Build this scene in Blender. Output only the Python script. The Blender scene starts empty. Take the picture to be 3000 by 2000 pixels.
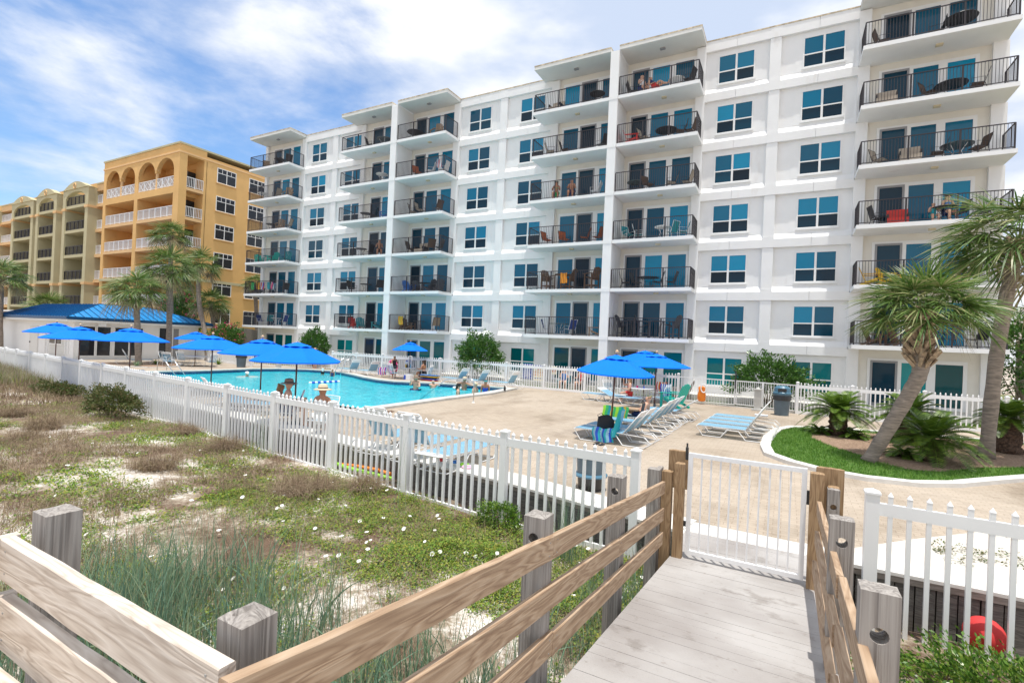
import bpy, math, random
import numpy as np
from mathutils import Vector, Matrix, noise
from mathutils.geometry import tessellate_polygon
random.seed(7); rng = np.random.default_rng(7)
PI = math.pi
scene = bpy.context.scene
COL = scene.collection
# ------------------------------------------------------------------ camera
yaw, pitch, roll, F = math.radians(-28.632), math.radians(.258), math.radians(2.505), 1481.4
CAM = Vector((0, 0, 2.6))
fw = Vector((math.sin(yaw)*math.cos(pitch), math.cos(yaw)*math.cos(pitch), math.sin(pitch)))
rt = Vector((math.cos(yaw), -math.sin(yaw), 0)); up = rt.cross(fw)
rt, up = math.cos(roll)*rt+math.sin(roll)*up, -math.sin(roll)*rt+math.cos(roll)*up
cam_d = bpy.data.cameras.new('camera'); cam = bpy.data.objects.new('camera', cam_d); COL.objects.link(cam)
cam.matrix_world = Matrix(((rt.x, up.x, -fw.x, CAM.x), (rt.y, up.y, -fw.y, CAM.y), (rt.z, up.z, -fw.z, CAM.z), (0, 0, 0, 1)))
cam_d.sensor_width = 36; cam_d.lens = F/3000*36; cam_d.clip_start = .05; cam_d.clip_end = 5000
scene.camera = cam
SC = 3000/2352
def ray(x, y): return fw+rt*((x*SC-1500)/F)-up*((y*SC-1000)/F)
def atz(x, y, z=0): d = ray(x, y); return CAM+d*((z-CAM.z)/d.z)      # point seen at (x, y) on the level z
def aty(x, y, Y): d = ray(x, y); return CAM+d*(Y/d.y)               # ... on the plane y = Y
def atx(x, y, X): d = ray(x, y); return CAM+d*(X/d.x)
# ------------------------------------------------------------------ materials
MATS = {}
def newmat(name):
    m = bpy.data.materials.new(name); m.use_nodes = True
    nt = m.node_tree; b = nt.nodes['Principled BSDF']; return m, nt, b
def c4(c): return (c[0], c[1], c[2], 1)
def mat(name, col, rough=.6, var=0, vscale=3, bump=0, bscale=20, metal=0, spec=.5, col2=None, stretch=None, emit=None):
    if name in MATS: return MATS[name]
    m, nt, b = newmat(name); MATS[name] = m
    b.inputs['Base Color'].default_value = c4(col); b.inputs['Roughness'].default_value = rough
    b.inputs['Metallic'].default_value = metal; b.inputs['Specular IOR Level'].default_value = spec
    tc = nt.nodes.new('ShaderNodeTexCoord'); src = tc.outputs['Object']
    if stretch:
        mp = nt.nodes.new('ShaderNodeMapping'); mp.inputs['Scale'].default_value = stretch
        nt.links.new(src, mp.inputs[0]); src = mp.outputs[0]
    if var or col2:
        n = nt.nodes.new('ShaderNodeTexNoise'); n.inputs['Scale'].default_value = vscale; n.inputs['Detail'].default_value = 5
        nt.links.new(src, n.inputs['Vector'])
        r = nt.nodes.new('ShaderNodeValToRGB')
        a = col if col2 else [max(0, v*(1-var)) for v in col]; z = col2 if col2 else [min(1, v*(1+var)) for v in col]
        r.color_ramp.elements[0].position = .35; r.color_ramp.elements[1].position = .65
        r.color_ramp.elements[0].color = c4(a); r.color_ramp.elements[1].color = c4(z)
        nt.links.new(n.outputs[0], r.inputs[0]); nt.links.new(r.outputs[0], b.inputs['Base Color'])
    if bump:
        n = nt.nodes.new('ShaderNodeTexNoise'); n.inputs['Scale'].default_value = bscale; n.inputs['Detail'].default_value = 4
        nt.links.new(src, n.inputs['Vector'])
        bp = nt.nodes.new('ShaderNodeBump'); bp.inputs['Strength'].default_value = bump; bp.inputs['Distance'].default_value = .02
        nt.links.new(n.outputs[0], bp.inputs['Height']); nt.links.new(bp.outputs[0], b.inputs['Normal'])
    return m
def leafmat(name, cols, rough=.5, transl=.3):
    if name in MATS: return MATS[name]
    m, nt, b = newmat(name); MATS[name] = m
    g = nt.nodes.new('ShaderNodeNewGeometry'); r = nt.nodes.new('ShaderNodeValToRGB')
    nt.links.new(g.outputs['Random Per Island'], r.inputs[0])
    el = r.color_ramp.elements
    for i, c in enumerate(cols):
        p = i/(len(cols)-1)
        e = el[0] if i == 0 else (el[len(el)-1] if i == len(cols)-1 else el.new(p))
        e.position = p; e.color = c4(c)
    nt.links.new(r.outputs[0], b.inputs['Base Color']); b.inputs['Roughness'].default_value = rough
    t = nt.nodes.new('ShaderNodeBsdfTranslucent'); nt.links.new(r.outputs[0], t.inputs[0])
    mx = nt.nodes.new('ShaderNodeMixShader'); mx.inputs[0].default_value = transl
    nt.links.new(b.outputs[0], mx.inputs[1]); nt.links.new(t.outputs[0], mx.inputs[2])
    nt.links.new(mx.outputs[0], nt.nodes['Material Output'].inputs[0]); return m
def woodmat(name, c1, c2, c3, dens=14, rough=.75, bump=.3, st=(.55, 5, 5)):
    m, nt, b = newmat(name); MATS[name] = m
    tc = nt.nodes.new('ShaderNodeTexCoord'); mp = nt.nodes.new('ShaderNodeMapping'); mp.inputs['Scale'].default_value = st
    oi = nt.nodes.new('ShaderNodeObjectInfo'); sh = nt.nodes.new('ShaderNodeVectorMath'); sh.operation = 'ADD'
    ml = nt.nodes.new('ShaderNodeMath'); ml.operation = 'MULTIPLY'; ml.inputs[1].default_value = 40
    nt.links.new(oi.outputs['Random'], ml.inputs[0]); nt.links.new(tc.outputs['Object'], sh.inputs[0]); nt.links.new(ml.outputs[0], sh.inputs[1])
    nt.links.new(sh.outputs[0], mp.inputs[0])
    n = nt.nodes.new('ShaderNodeTexNoise'); n.inputs['Scale'].default_value = 1.6; n.inputs['Detail'].default_value = 3; n.inputs['Distortion'].default_value = .6
    nt.links.new(mp.outputs[0], n.inputs['Vector'])
    mu = nt.nodes.new('ShaderNodeMath'); mu.operation = 'MULTIPLY'; mu.inputs[1].default_value = dens
    nt.links.new(n.outputs[0], mu.inputs[0])
    pp = nt.nodes.new('ShaderNodeMath'); pp.operation = 'PINGPONG'; pp.inputs[1].default_value = .5
    nt.links.new(mu.outputs[0], pp.inputs[0])
    f = nt.nodes.new('ShaderNodeTexNoise'); f.inputs['Scale'].default_value = 30; f.inputs['Detail'].default_value = 4
    mp2 = nt.nodes.new('ShaderNodeMapping'); mp2.inputs['Scale'].default_value = (.08, 3, 3)
    nt.links.new(sh.outputs[0], mp2.inputs[0]); nt.links.new(mp2.outputs[0], f.inputs['Vector'])
    r = nt.nodes.new('ShaderNodeValToRGB'); e = r.color_ramp.elements
    e[0].position = 0; e[0].color = c4(c1); e[1].position = 1; e[1].color = c4(c3); k = e.new(.55); k.color = c4(c2)
    m2 = nt.nodes.new('ShaderNodeMath'); m2.operation = 'MULTIPLY'; m2.inputs[1].default_value = 2
    nt.links.new(pp.outputs[0], m2.inputs[0])
    mx = nt.nodes.new('ShaderNodeMath'); mx.operation = 'MULTIPLY_ADD'; mx.inputs[1].default_value = .5; 
    sb = nt.nodes.new('ShaderNodeMath'); sb.operation = 'MULTIPLY'; sb.inputs[1].default_value = .55
    nt.links.new(f.outputs[0], sb.inputs[0]); nt.links.new(m2.outputs[0], mx.inputs[0]); nt.links.new(sb.outputs[0], mx.inputs[2])
    nt.links.new(mx.outputs[0], r.inputs[0]); nt.links.new(r.outputs[0], b.inputs['Base Color'])
    b.inputs['Roughness'].default_value = rough
    bp = nt.nodes.new('ShaderNodeBump'); bp.inputs['Strength'].default_value = bump; bp.inputs['Distance'].default_value = .006
    nt.links.new(mx.outputs[0], bp.inputs['Height']); nt.links.new(bp.outputs[0], b.inputs['Normal'])
    return m
def glassmat(name, ca, cb, rough=.06, stripes=40, spec=.38):
    m, nt, b = newmat(name); MATS[name] = m
    tc = nt.nodes.new('ShaderNodeTexCoord'); oi = nt.nodes.new('ShaderNodeObjectInfo')
    w = nt.nodes.new('ShaderNodeTexWave'); w.bands_direction = 'Z'; w.inputs['Scale'].default_value = stripes/6.28; w.inputs['Distortion'].default_value = .4
    nt.links.new(tc.outputs['Object'], w.inputs['Vector'])
    r = nt.nodes.new('ShaderNodeMix'); r.data_type = 'RGBA'
    r.inputs[6].default_value = c4(ca); r.inputs[7].default_value = c4(cb)
    mu = nt.nodes.new('ShaderNodeMath'); mu.operation = 'MULTIPLY'
    nt.links.new(w.outputs['Fac'], mu.inputs[0]); nt.links.new(oi.outputs['Random'], mu.inputs[1])
    nt.links.new(mu.outputs[0], r.inputs[0])
    hs = nt.nodes.new('ShaderNodeHueSaturation'); mr = nt.nodes.new('ShaderNodeMapRange')
    mr.inputs[3].default_value = .45; mr.inputs[4].default_value = 1.55
    nt.links.new(oi.outputs['Random'], mr.inputs[0]); nt.links.new(mr.outputs[0], hs.inputs['Value'])
    nt.links.new(r.outputs[2], hs.inputs['Color']); nt.links.new(hs.outputs[0], b.inputs['Base Color'])
    n = nt.nodes.new('ShaderNodeTexNoise'); n.inputs['Scale'].default_value = 1.3
    nt.links.new(tc.outputs['Object'], n.inputs['Vector'])
    bp = nt.nodes.new('ShaderNodeBump'); bp.inputs['Strength'].default_value = .12; bp.inputs['Distance'].default_value = .05
    nt.links.new(n.outputs[0], bp.inputs['Height']); nt.links.new(bp.outputs[0], b.inputs['Normal'])
    b.inputs['Roughness'].default_value = rough; b.inputs['Specular IOR Level'].default_value = spec
    return m
M = dict(
 stucco=mat('white stucco', (.82, .82, .815), .85, var=.018, vscale=1.3, bump=.35, bscale=35),
 cream=mat('cream stucco', (.76, .73, .66), .85, var=.03, vscale=1.5, bump=.2, bscale=35),
 soffit=mat('soffit paint', (.72, .71, .68), .85, var=.04, vscale=.8),
 trim=mat('white trim', (.82, .82, .81), .5),
 pvc=mat('white vinyl', (.84, .84, .84), .38, var=.02, vscale=2),
 alu=mat('white powder coat', (.8, .8, .8), .35, var=.03, vscale=6),
 rail=mat('bronze railing', (.03, .024, .028), .45),
 greyframe=mat('grey screen frame', (.28, .28, .29), .5),
 edge=mat('stained roof edge', (.55, .46, .33), .9, var=.35, vscale=4),
 lamp=mat('lamp glass', (.6, .52, .36), .4),
 canvas=mat('blue canvas', (.0, .17, .86), .8, var=.04, vscale=2, spec=.2),
 pole=mat('brown pole', (.13, .05, .03), .45, var=.2, vscale=10),
 finial=mat('tan finial', (.62, .42, .25), .5),
 strapb=mat('light blue strap', (.22, .43, .58), .5, var=.08, vscale=8),
 strapw=mat('white strap', (.8, .8, .8), .5),
 coping=mat('concrete coping', (.52, .51, .48), .85, var=.1, vscale=3, bump=.3),
 curb=mat('white concrete', (.66, .64, .60), .85, var=.05, vscale=5, bump=.2),
 tile=mat('pool tile', (.02, .07, .16), .2, var=.5, vscale=14),
 darkpl=mat('dark plastic', (.03, .03, .032), .35),
 greybin=mat('slate plastic', (.10, .14, .17), .45, var=.08, vscale=5),
 bluelid=mat('blue grey lid', (.07, .17, .25), .35),
 orange=mat('orange stucco', (.72, .44, .17), .85, var=.05, vscale=.6, bump=.2, bscale=25),
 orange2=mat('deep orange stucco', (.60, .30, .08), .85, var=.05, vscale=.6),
 peach=mat('peach stucco', (.74, .48, .24), .85, var=.04, vscale=.6),
 sage=mat('sage stucco', (.50, .45, .28), .85, var=.04, vscale=.6),
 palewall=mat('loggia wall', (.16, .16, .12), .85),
 roofblue=mat('blue metal roof', (.0, .22, .55), .35, var=.06, vscale=1.5),
 fascia=mat('dark blue fascia', (.0, .06, .17), .4),
 chrome=mat('steel tube', (.55, .56, .58), .2, metal=.9),
 steel=mat('galvanised', (.35, .35, .34), .5, metal=.3),
 teal=mat('teal plastic', (.0, .52, .42), .4),
 brown=mat('brown sling', (.10, .06, .04), .7),
 tan=mat('tan sling', (.36, .25, .16), .7),
 sand_sling=mat('beige sling', (.45, .38, .30), .7),
 bronzef=mat('bronze frame', (.02, .018, .02), .4),
 redp=mat('red plastic', (.62, .03, .02), .45),
 orangesl=mat('rust sling', (.42, .11, .04), .7),
 tealsl=mat('teal sling', (.02, .26, .30), .6),
 bluesl=mat('navy sling', (.02, .06, .26), .6),
 bluepl=mat('blue plastic', (.03, .16, .50), .4),
 greych=mat('charcoal plastic', (.06, .065, .08), .5),
 yellowp=mat('yellow plastic', (.75, .45, .02), .5),
 brownw=mat('brown timber', (.16, .09, .055), .7, var=.2, vscale=12),
 glasst=mat('table glass', (.10, .13, .13), .1),
 barkp=mat('palm bark', (.27, .22, .18), .9, var=.28, vscale=5, bump=.8, bscale=14, stretch=(1, 1, 5)),
 boot=mat('palm boots', (.34, .25, .17), .9, var=.4, vscale=9, bump=.4),
 bark=mat('bark', (.2, .15, .1), .9, var=.3, vscale=8, bump=.5),
 sago=mat('sago trunk', (.10, .06, .04), .95, var=.5, vscale=18, bump=1, bscale=25),
 skin=mat('fair skin', (.62, .36, .25), .55), skin2=mat('tanned skin', (.42, .20, .12), .55),
 hair=mat('brown hair', (.06, .035, .02), .7), blond=mat('light brown hair', (.32, .19, .09), .7),
 straw=mat('straw', (.60, .50, .35), .8, var=.15, vscale=20), felt=mat('brown felt', (.30, .21, .15), .8),
 black=mat('black cloth', (.015, .015, .018), .8), navy=mat('navy cloth', (.02, .04, .14), .8),
 white=mat('white cloth', (.8, .8, .8), .8), redc=mat('red cloth', (.6, .04, .04), .8), orangec=mat('orange cloth', (.85, .32, .03), .8),
 tealc=mat('teal cloth', (.02, .35, .42), .8), bluec=mat('royal blue cloth', (.02, .08, .5), .8), pink=mat('pink vinyl', (.85, .05, .25), .4),
 lime=mat('lime foam', (.35, .75, .05), .6), orangef=mat('orange foam', (.9, .25, .02), .6),
 greenc=mat('green cloth', (.05, .5, .15), .8), yellowc=mat('yellow cloth', (.7, .5, .05), .8),
)
M['glass'] = glassmat('glass with painted sky reflection', (.0, .13, .24), (.0, .22, .36))  # blue of the reflected sky put into the base colour
M['glassdark'] = glassmat('screened glass', (.001, .022, .045), (.002, .045, .075), rough=.1, stripes=60, spec=.3)
M['tealrefl'] = glassmat('glass with painted teal reflection', (.0, .15, .17), (.01, .20, .20), stripes=40)  # ground floor copy of the glass, teal reflection put into its base colour
M['glassblack'] = mat('dark window glass', (.012, .016, .022), .06)
M['glassclub'] = mat('club glass', (.02, .022, .028), .05)
M['newwood'] = woodmat('treated timber', (.18, .10, .055), (.40, .275, .175), (.54, .41, .29), dens=9)
M['palewood'] = woodmat('sun bleached timber', (.34, .26, .20), (.62, .54, .46), (.74, .67, .60), dens=9)
M['postwood'] = woodmat('weathered post timber', (.12, .105, .095), (.31, .28, .255), (.44, .41, .375), dens=9, bump=1, st=(.22, 7, 7))
M['gatewood'] = woodmat('brown gate timber', (.14, .08, .04), (.33, .21, .11), (.42, .29, .17), dens=10)
M['wallwood'] = woodmat('dark bulkhead timber', (.05, .05, .05), (.15, .145, .135), (.24, .23, .21), dens=12, bump=.6)
M['fencewood'] = woodmat('grey board timber', (.16, .14, .12), (.27, .24, .21), (.34, .30, .27), dens=10)
def ground_mat():
    m, nt, b = newmat('dune sand'); MATS['dune sand'] = m
    tc = nt.nodes.new('ShaderNodeTexCoord')
    def nz(sc, det=6, rough=.6):
        n = nt.nodes.new('ShaderNodeTexNoise'); n.inputs['Scale'].default_value = sc; n.inputs['Detail'].default_value = det; n.inputs['Roughness'].default_value = rough
        nt.links.new(tc.outputs['Object'], n.inputs['Vector']); return n
    a = nz(.55, 7, .65); f = nz(14, 5, .7)
    ad = nt.nodes.new('ShaderNodeMath'); ad.operation = 'MULTIPLY_ADD'; ad.inputs[1].default_value = .35
    nt.links.new(f.outputs[0], ad.inputs[0]); nt.links.new(a.outputs[0], ad.inputs[2])
    r = nt.nodes.new('ShaderNodeValToRGB'); e = r.color_ramp.elements
    e[0].position = .59; e[0].color = (.13, .08, .05, 1); e[1].position = .78; e[1].color = (.76, .71, .65, 1)
    k = e.new(.68); k.color = (.33, .27, .20, 1)
    nt.links.new(ad.outputs[0], r.inputs[0]); nt.links.new(r.outputs[0], b.inputs['Base Color']); b.inputs['Roughness'].default_value = .95
    bp = nt.nodes.new('ShaderNodeBump'); bp.inputs['Strength'].default_value = .6; bp.inputs['Distance'].default_value = .04
    nt.links.new(f.outputs[0], bp.inputs['Height']); nt.links.new(bp.outputs[0], b.inputs['Normal']); return m
def paver_mat():
    m, nt, b = newmat('brick pavers'); MATS['brick pavers'] = m
    tc = nt.nodes.new('ShaderNodeTexCoord'); br = nt.nodes.new('ShaderNodeTexBrick')
    br.inputs['Scale'].default_value = 1; br.inputs['Brick Width'].default_value = .22; br.inputs['Row Height'].default_value = .11
    br.inputs['Mortar Size'].default_value = .006; br.inputs['Mortar Smooth'].default_value = .4
    br.inputs['Color1'].default_value = (.475, .40, .32, 1); br.inputs['Color2'].default_value = (.415, .35, .28, 1); br.inputs['Mortar'].default_value = (.34, .27, .21, 1)
    nt.links.new(tc.outputs['Object'], br.inputs['Vector'])
    def stain(scale, lo, hi, val, stretch, off=0):
        mp = nt.nodes.new('ShaderNodeMapping'); mp.inputs['Scale'].default_value = stretch; mp.inputs['Location'].default_value = (off, off, 0)
        n = nt.nodes.new('ShaderNodeTexNoise'); n.inputs['Scale'].default_value = scale; n.inputs['Detail'].default_value = 7; n.inputs['Roughness'].default_value = .65
        nt.links.new(tc.outputs['Object'], mp.inputs[0]); nt.links.new(mp.outputs[0], n.inputs['Vector'])
        r = nt.nodes.new('ShaderNodeValToRGB'); e = r.color_ramp.elements
        e[0].position = lo; e[0].color = (val, val*.97, val*.93, 1); e[1].position = hi; e[1].color = (1, 1, 1, 1)
        nt.links.new(n.outputs[0], r.inputs[0]); return r.outputs[0]
    cur = br.outputs['Color']
    for args in ((.5, .36, .5, .72, (1, .5, 1)), (3.5, .30, .42, .75, (.4, 1.6, 1), 5), (.22, .35, .6, .86, (1, 1, 1), 9)):
        x = nt.nodes.new('ShaderNodeMix'); x.data_type = 'RGBA'; x.blend_type = 'MULTIPLY'; x.inputs[0].default_value = 1
        nt.links.new(cur, x.inputs[6]); nt.links.new(stain(*args), x.inputs[7]); cur = x.outputs[2]
    nt.links.new(cur, b.inputs['Base Color']); b.inputs['Roughness'].default_value = .9
    bp = nt.nodes.new('ShaderNodeBump'); bp.inputs['Strength'].default_value = .5; bp.inputs['Distance'].default_value = .01; bp.invert = True
    nt.links.new(br.outputs['Fac'], bp.inputs['Height']); nt.links.new(bp.outputs[0], b.inputs['Normal']); return m
def water_mat():
    m, nt, b = newmat('pool water'); MATS['pool water'] = m
    tc = nt.nodes.new('ShaderNodeTexCoord'); mp = nt.nodes.new('ShaderNodeMapping'); mp.inputs['Scale'].default_value = (1, 1, 1)
    nt.links.new(tc.outputs['Object'], mp.inputs[0])
    n = nt.nodes.new('ShaderNodeTexNoise'); n.inputs['Scale'].default_value = 1.7; n.inputs['Detail'].default_value = 4; n.inputs['Distortion'].default_value = .8
    nt.links.new(mp.outputs[0], n.inputs['Vector'])
    v = nt.nodes.new('ShaderNodeTexVoronoi'); v.feature = 'SMOOTH_F1'; v.inputs['Scale'].default_value = 2.6
    nt.links.new(n.outputs[1], v.inputs['Vector'])
    r = nt.nodes.new('ShaderNodeValToRGB'); e = r.color_ramp.elements
    e[0].position = .3; e[0].color = (.0, .42, .55, 1); e[1].position = .72; e[1].color = (.05, .66, .76, 1)
    nt.links.new(n.outputs[0], r.inputs[0]); nt.links.new(r.outputs[0], b.inputs['Base Color'])
    b.inputs['Roughness'].default_value = .08; b.inputs['IOR'].default_value = 1.33
    f = nt.nodes.new('ShaderNodeTexNoise'); f.inputs['Scale'].default_value = 4.5; f.inputs['Detail'].default_value = 3; f.inputs['Distortion'].default_value = 1
    nt.links.new(mp.outputs[0], f.inputs['Vector'])
    bp = nt.nodes.new('ShaderNodeBump'); bp.inputs['Strength'].default_value = .7; bp.inputs['Distance'].default_value = .06
    nt.links.new(f.outputs[0], bp.inputs['Height']); nt.links.new(bp.outputs[0], b.inputs['Normal']); return m
M['sand'] = ground_mat(); M['paver'] = paver_mat(); M['water'] = water_mat()
M['bedsand'] = mat('bed sand', (.60, .56, .50), .95, var=.10, vscale=2.5, bump=.6, bscale=12)
M['mulch'] = mat('mulch', (.20, .12, .075), .95, var=.5, vscale=25, bump=1, bscale=40, col2=(.40, .28, .2))
M['lawn'] = mat('lawn', (.05, .11, .02), .95, bump=.8, bscale=40, vscale=2.5, col2=(.20, .17, .07))
M['bed'] = mat('bed turf base', (.06, .14, .02), .95, bump=.8, bscale=40, vscale=6, col2=(.10, .18, .03))
M['plank'] = mat('grey composite planks', (.30, .275, .26), .8, vscale=1.1, bump=.25, bscale=60, col2=(.43, .41, .395))
def blotch(m, scale, lo, hi, val, stretch=(1, 1, 1)):
    """multiply irregular stains into a material's base colour"""
    nt = m.node_tree; b = nt.nodes['Principled BSDF']; src = b.inputs['Base Color'].links[0].from_socket
    tc = nt.nodes.new('ShaderNodeTexCoord'); mp = nt.nodes.new('ShaderNodeMapping'); mp.inputs['Scale'].default_value = stretch
    n = nt.nodes.new('ShaderNodeTexNoise'); n.inputs['Scale'].default_value = scale; n.inputs['Detail'].default_value = 6; n.inputs['Roughness'].default_value = .6
    nt.links.new(tc.outputs['Object'], mp.inputs[0]); nt.links.new(mp.outputs[0], n.inputs['Vector'])
    r = nt.nodes.new('ShaderNodeValToRGB'); e = r.color_ramp.elements; e[0].position = lo; e[0].color = (val, val*.97, val*.94, 1); e[1].position = hi; e[1].color = (1, 1, 1, 1)
    nt.links.new(n.outputs[0], r.inputs[0]); x = nt.nodes.new('ShaderNodeMix'); x.data_type = 'RGBA'; x.blend_type = 'MULTIPLY'; x.inputs[0].default_value = 1
    nt.links.new(src, x.inputs[6]); nt.links.new(r.outputs[0], x.inputs[7]); nt.links.new(x.outputs[2], b.inputs['Base Color'])
blotch(M['plank'], 2.6, .33, .42, .72); blotch(M['plank'], 14, .30, .38, .85)
blotch(M['stucco'], .9, .26, .36, .90, (1, 1, .25)); blotch(M['newwood'], 5, .30, .36, .6, (.5, 1, 1)); blotch(M['palewood'], 4, .30, .36, .75, (.5, 1, 1)); blotch(M['postwood'], 4, .30, .45, .6, (.35, 1, 1))
M['leafd'] = leafmat('glossy leaves', [(.03, .09, .012), (.08, .18, .02), (.14, .27, .03), (.24, .33, .05)], .35)
M['leafs'] = leafmat('shrub leaves', [(.03, .09, .015), (.07, .17, .03), (.12, .24, .04)], .35)
M['leafb'] = leafmat('dry shrub leaves', [(.04, .08, .02), (.10, .13, .03), (.20, .15, .07), (.08, .15, .03)], .6)
M['palml'] = leafmat('palm leaf', [(.05, .11, .02), (.10, .19, .035), (.17, .26, .06), (.36, .34, .17)], .42, .3)
M['palmdry'] = leafmat('dry palm leaf', [(.25, .2, .11), (.4, .34, .2)], .7, .2)
M['sagol'] = leafmat('sago leaf', [(.04, .09, .01), (.10, .19, .02), (.20, .30, .04)], .4, .3)
M['cover'] = leafmat('ground cover', [(.06, .13, .012), (.12, .24, .02), (.22, .33, .03), (.36, .33, .05), (.14, .24, .03)], .6)
M['dry'] = leafmat('dry grass', [(.17, .11, .075), (.29, .20, .135), (.40, .31, .21), (.22, .19, .09)], .8, .2)
M['oats'] = leafmat('sea oats', [(.10, .19, .13), (.17, .29, .20), (.22, .34, .20), (.34, .36, .20)], .5, .35)
M['oatdry'] = leafmat('dry reeds', [(.2, .17, .11), (.36, .30, .2), (.5, .44, .33)], .7, .3)
M['turf'] = leafmat('turf', [(.06, .17, .015), (.12, .28, .03), (.22, .36, .06)], .6)
M['flower'] = mat('white petal', (.85, .85, .8), .6)
M['pinkfl'] = leafmat('pink blossom', [(.5, .02, .10), (.75, .05, .2)], .6)
M['whitefl'] = leafmat('white blossom', [(.6, .5, .45), (.8, .75, .7)], .6)
# ------------------------------------------------------------------ object helpers
def tag(o, label=None, cat=None, group=None, kind=None):
    if label: o['label'] = label
    if cat: o['category'] = cat
    if group: o['group'] = group
    if kind: o['kind'] = kind
    return o
def thing(name, label, cat, loc=(0, 0, 0), rz=0, group=None):
    o = bpy.data.objects.new(name, None); COL.objects.link(o); o.location = loc; o.rotation_euler = (0, 0, rz); o.empty_display_size = .2
    return tag(o, label, cat, group)
def link(name, me, m, parent=None, smooth=False):
    if m is not None:
        for x in (m if isinstance(m, (list, tuple)) else [m]): me.materials.append(x)
    if smooth: me.shade_smooth()
    o = bpy.data.objects.new(name, me); COL.objects.link(o)
    if parent: o.parent = parent
    return o
def kids(o): return [c for c in o.children]
CH = {}
def reg(root):
    """remember the tree below a thing so copies can be made quickly"""
    return root
def copy_tree(o, parent=None, first=True, tree=None):
    c = o.copy(); COL.objects.link(c)
    if parent is not None: c.parent = parent
    for ch in tree.get(o, []): copy_tree(ch, c, False, tree)
    return c
def tree_of(o):
    t = {}
    def rec(x):
        t[x] = [c for c in x.children]
        for c in t[x]: rec(c)
    rec(o); return t
class MB:
    def __init__(s): s.v = []; s.f = []; s.mi = []; s.m = 0
    def add(s, vs, fs):
        b = len(s.v); s.v += [tuple(v) for v in vs]; s.f += [tuple(b+i for i in f) for f in fs]; s.mi += [s.m]*len(fs)
    def box(s, x0, x1, y0, y1, z0, z1):
        s.add([(x0, y0, z0), (x1, y0, z0), (x1, y1, z0), (x0, y1, z0), (x0, y0, z1), (x1, y0, z1), (x1, y1, z1), (x0, y1, z1)],
              [(0, 3, 2, 1), (4, 5, 6, 7), (0, 1, 5, 4), (1, 2, 6, 5), (2, 3, 7, 6), (3, 0, 4, 7)]); return s
    def bar(s, p, q, w, h, upv=(0, 0, 1)):
        p = Vector(p); q = Vector(q); d = (q-p).normalized(); u = Vector(upv)
        if abs(d.dot(u)) > .99: u = Vector((0, 1, 0))
        a = d.cross(u).normalized(); u = a.cross(d); a = a*(w/2); u = u*(h/2)
        s.add([p-a-u, p+a-u, p+a+u, p-a+u, q-a-u, q+a-u, q+a+u, q-a+u], [(0, 1, 2, 3), (7, 6, 5, 4), (0, 4, 5, 1), (1, 5, 6, 2), (2, 6, 7, 3), (3, 7, 4, 0)]); return s
    def tube(s, pts, r, n=6, cap=True):
        pts = [Vector(p) for p in pts]; rs = r if isinstance(r, (list, tuple)) else [r]*len(pts)
        t = (pts[1]-pts[0]).normalized(); a = t.orthogonal().normalized(); rings = []; vs = []
        for i, p in enumerate(pts):
            if i == 0: t = (pts[1]-p)
            elif i == len(pts)-1: t = (p-pts[i-1])
            else: t = (pts[i+1]-p).normalized()+(p-pts[i-1]).normalized()
            t = t.normalized() if t.length > 1e-6 else Vector((0, 0, 1))
            a = (a-t*a.dot(t)); a = a.normalized() if a.length > 1e-6 else t.orthogonal().normalized(); b = t.cross(a)
            for k in range(n):
                an = 2*PI*k/n; vs.append(p+(a*math.cos(an)+b*math.sin(an))*rs[i])
        fs = [(i*n+k, i*n+(k+1) % n, (i+1)*n+(k+1) % n, (i+1)*n+k) for i in range(len(pts)-1) for k in range(n)]
        if cap: fs += [tuple(range(n-1, -1, -1)), tuple((len(pts)-1)*n+k for k in range(n))]
        s.add(vs, fs); return s
    def lathe(s, prof, c=(0, 0, 0), n=16, cap=True):
        vs = []; m = len(prof)
        for r, z in prof:
            for k in range(n): vs.append((c[0]+r*math.cos(2*PI*k/n), c[1]+r*math.sin(2*PI*k/n), c[2]+z))
        fs = [(i*n+k, i*n+(k+1) % n, (i+1)*n+(k+1) % n, (i+1)*n+k) for i in range(m-1) for k in range(n)]
        if cap: fs += [tuple(range(n-1, -1, -1)), tuple((m-1)*n+k for k in range(n))]
        s.add(vs, fs); return s
    def prism(s, poly, axis, a, b):
        """poly: 2D outline, extruded along axis from a to b"""
        def P(u, v, w): return (w, u, v) if axis == 'x' else ((u, w, v) if axis == 'y' else (u, v, w))
        n = len(poly); vs = [P(u, v, a) for u, v in poly]+[P(u, v, b) for u, v in poly]
        fs = [(i, (i+1) % n, n+(i+1) % n, n+i) for i in range(n)]
        tr = tessellate_polygon([[Vector((u, v, 0)) for u, v in poly]])
        fs += [tuple(t) for t in tr]+[tuple(n+i for i in reversed(t)) for t in tr]
        s.add(vs, fs); return s
    def build(s, name, m, parent=None, smooth=False, loc=None):
        me = bpy.data.meshes.new(name); me.from_pydata(s.v, [], s.f)
        if any(s.mi): me.polygons.foreach_set('material_index', s.mi)
        me.update(); o = link(name, me, m, parent, smooth)
        if loc is not None: o.location = loc
        return o
def fixn(o):
    import bmesh
    bm = bmesh.new(); bm.from_mesh(o.data); bmesh.ops.recalc_face_normals(bm, faces=bm.faces); bm.to_mesh(o.data); bm.free(); return o
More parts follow.
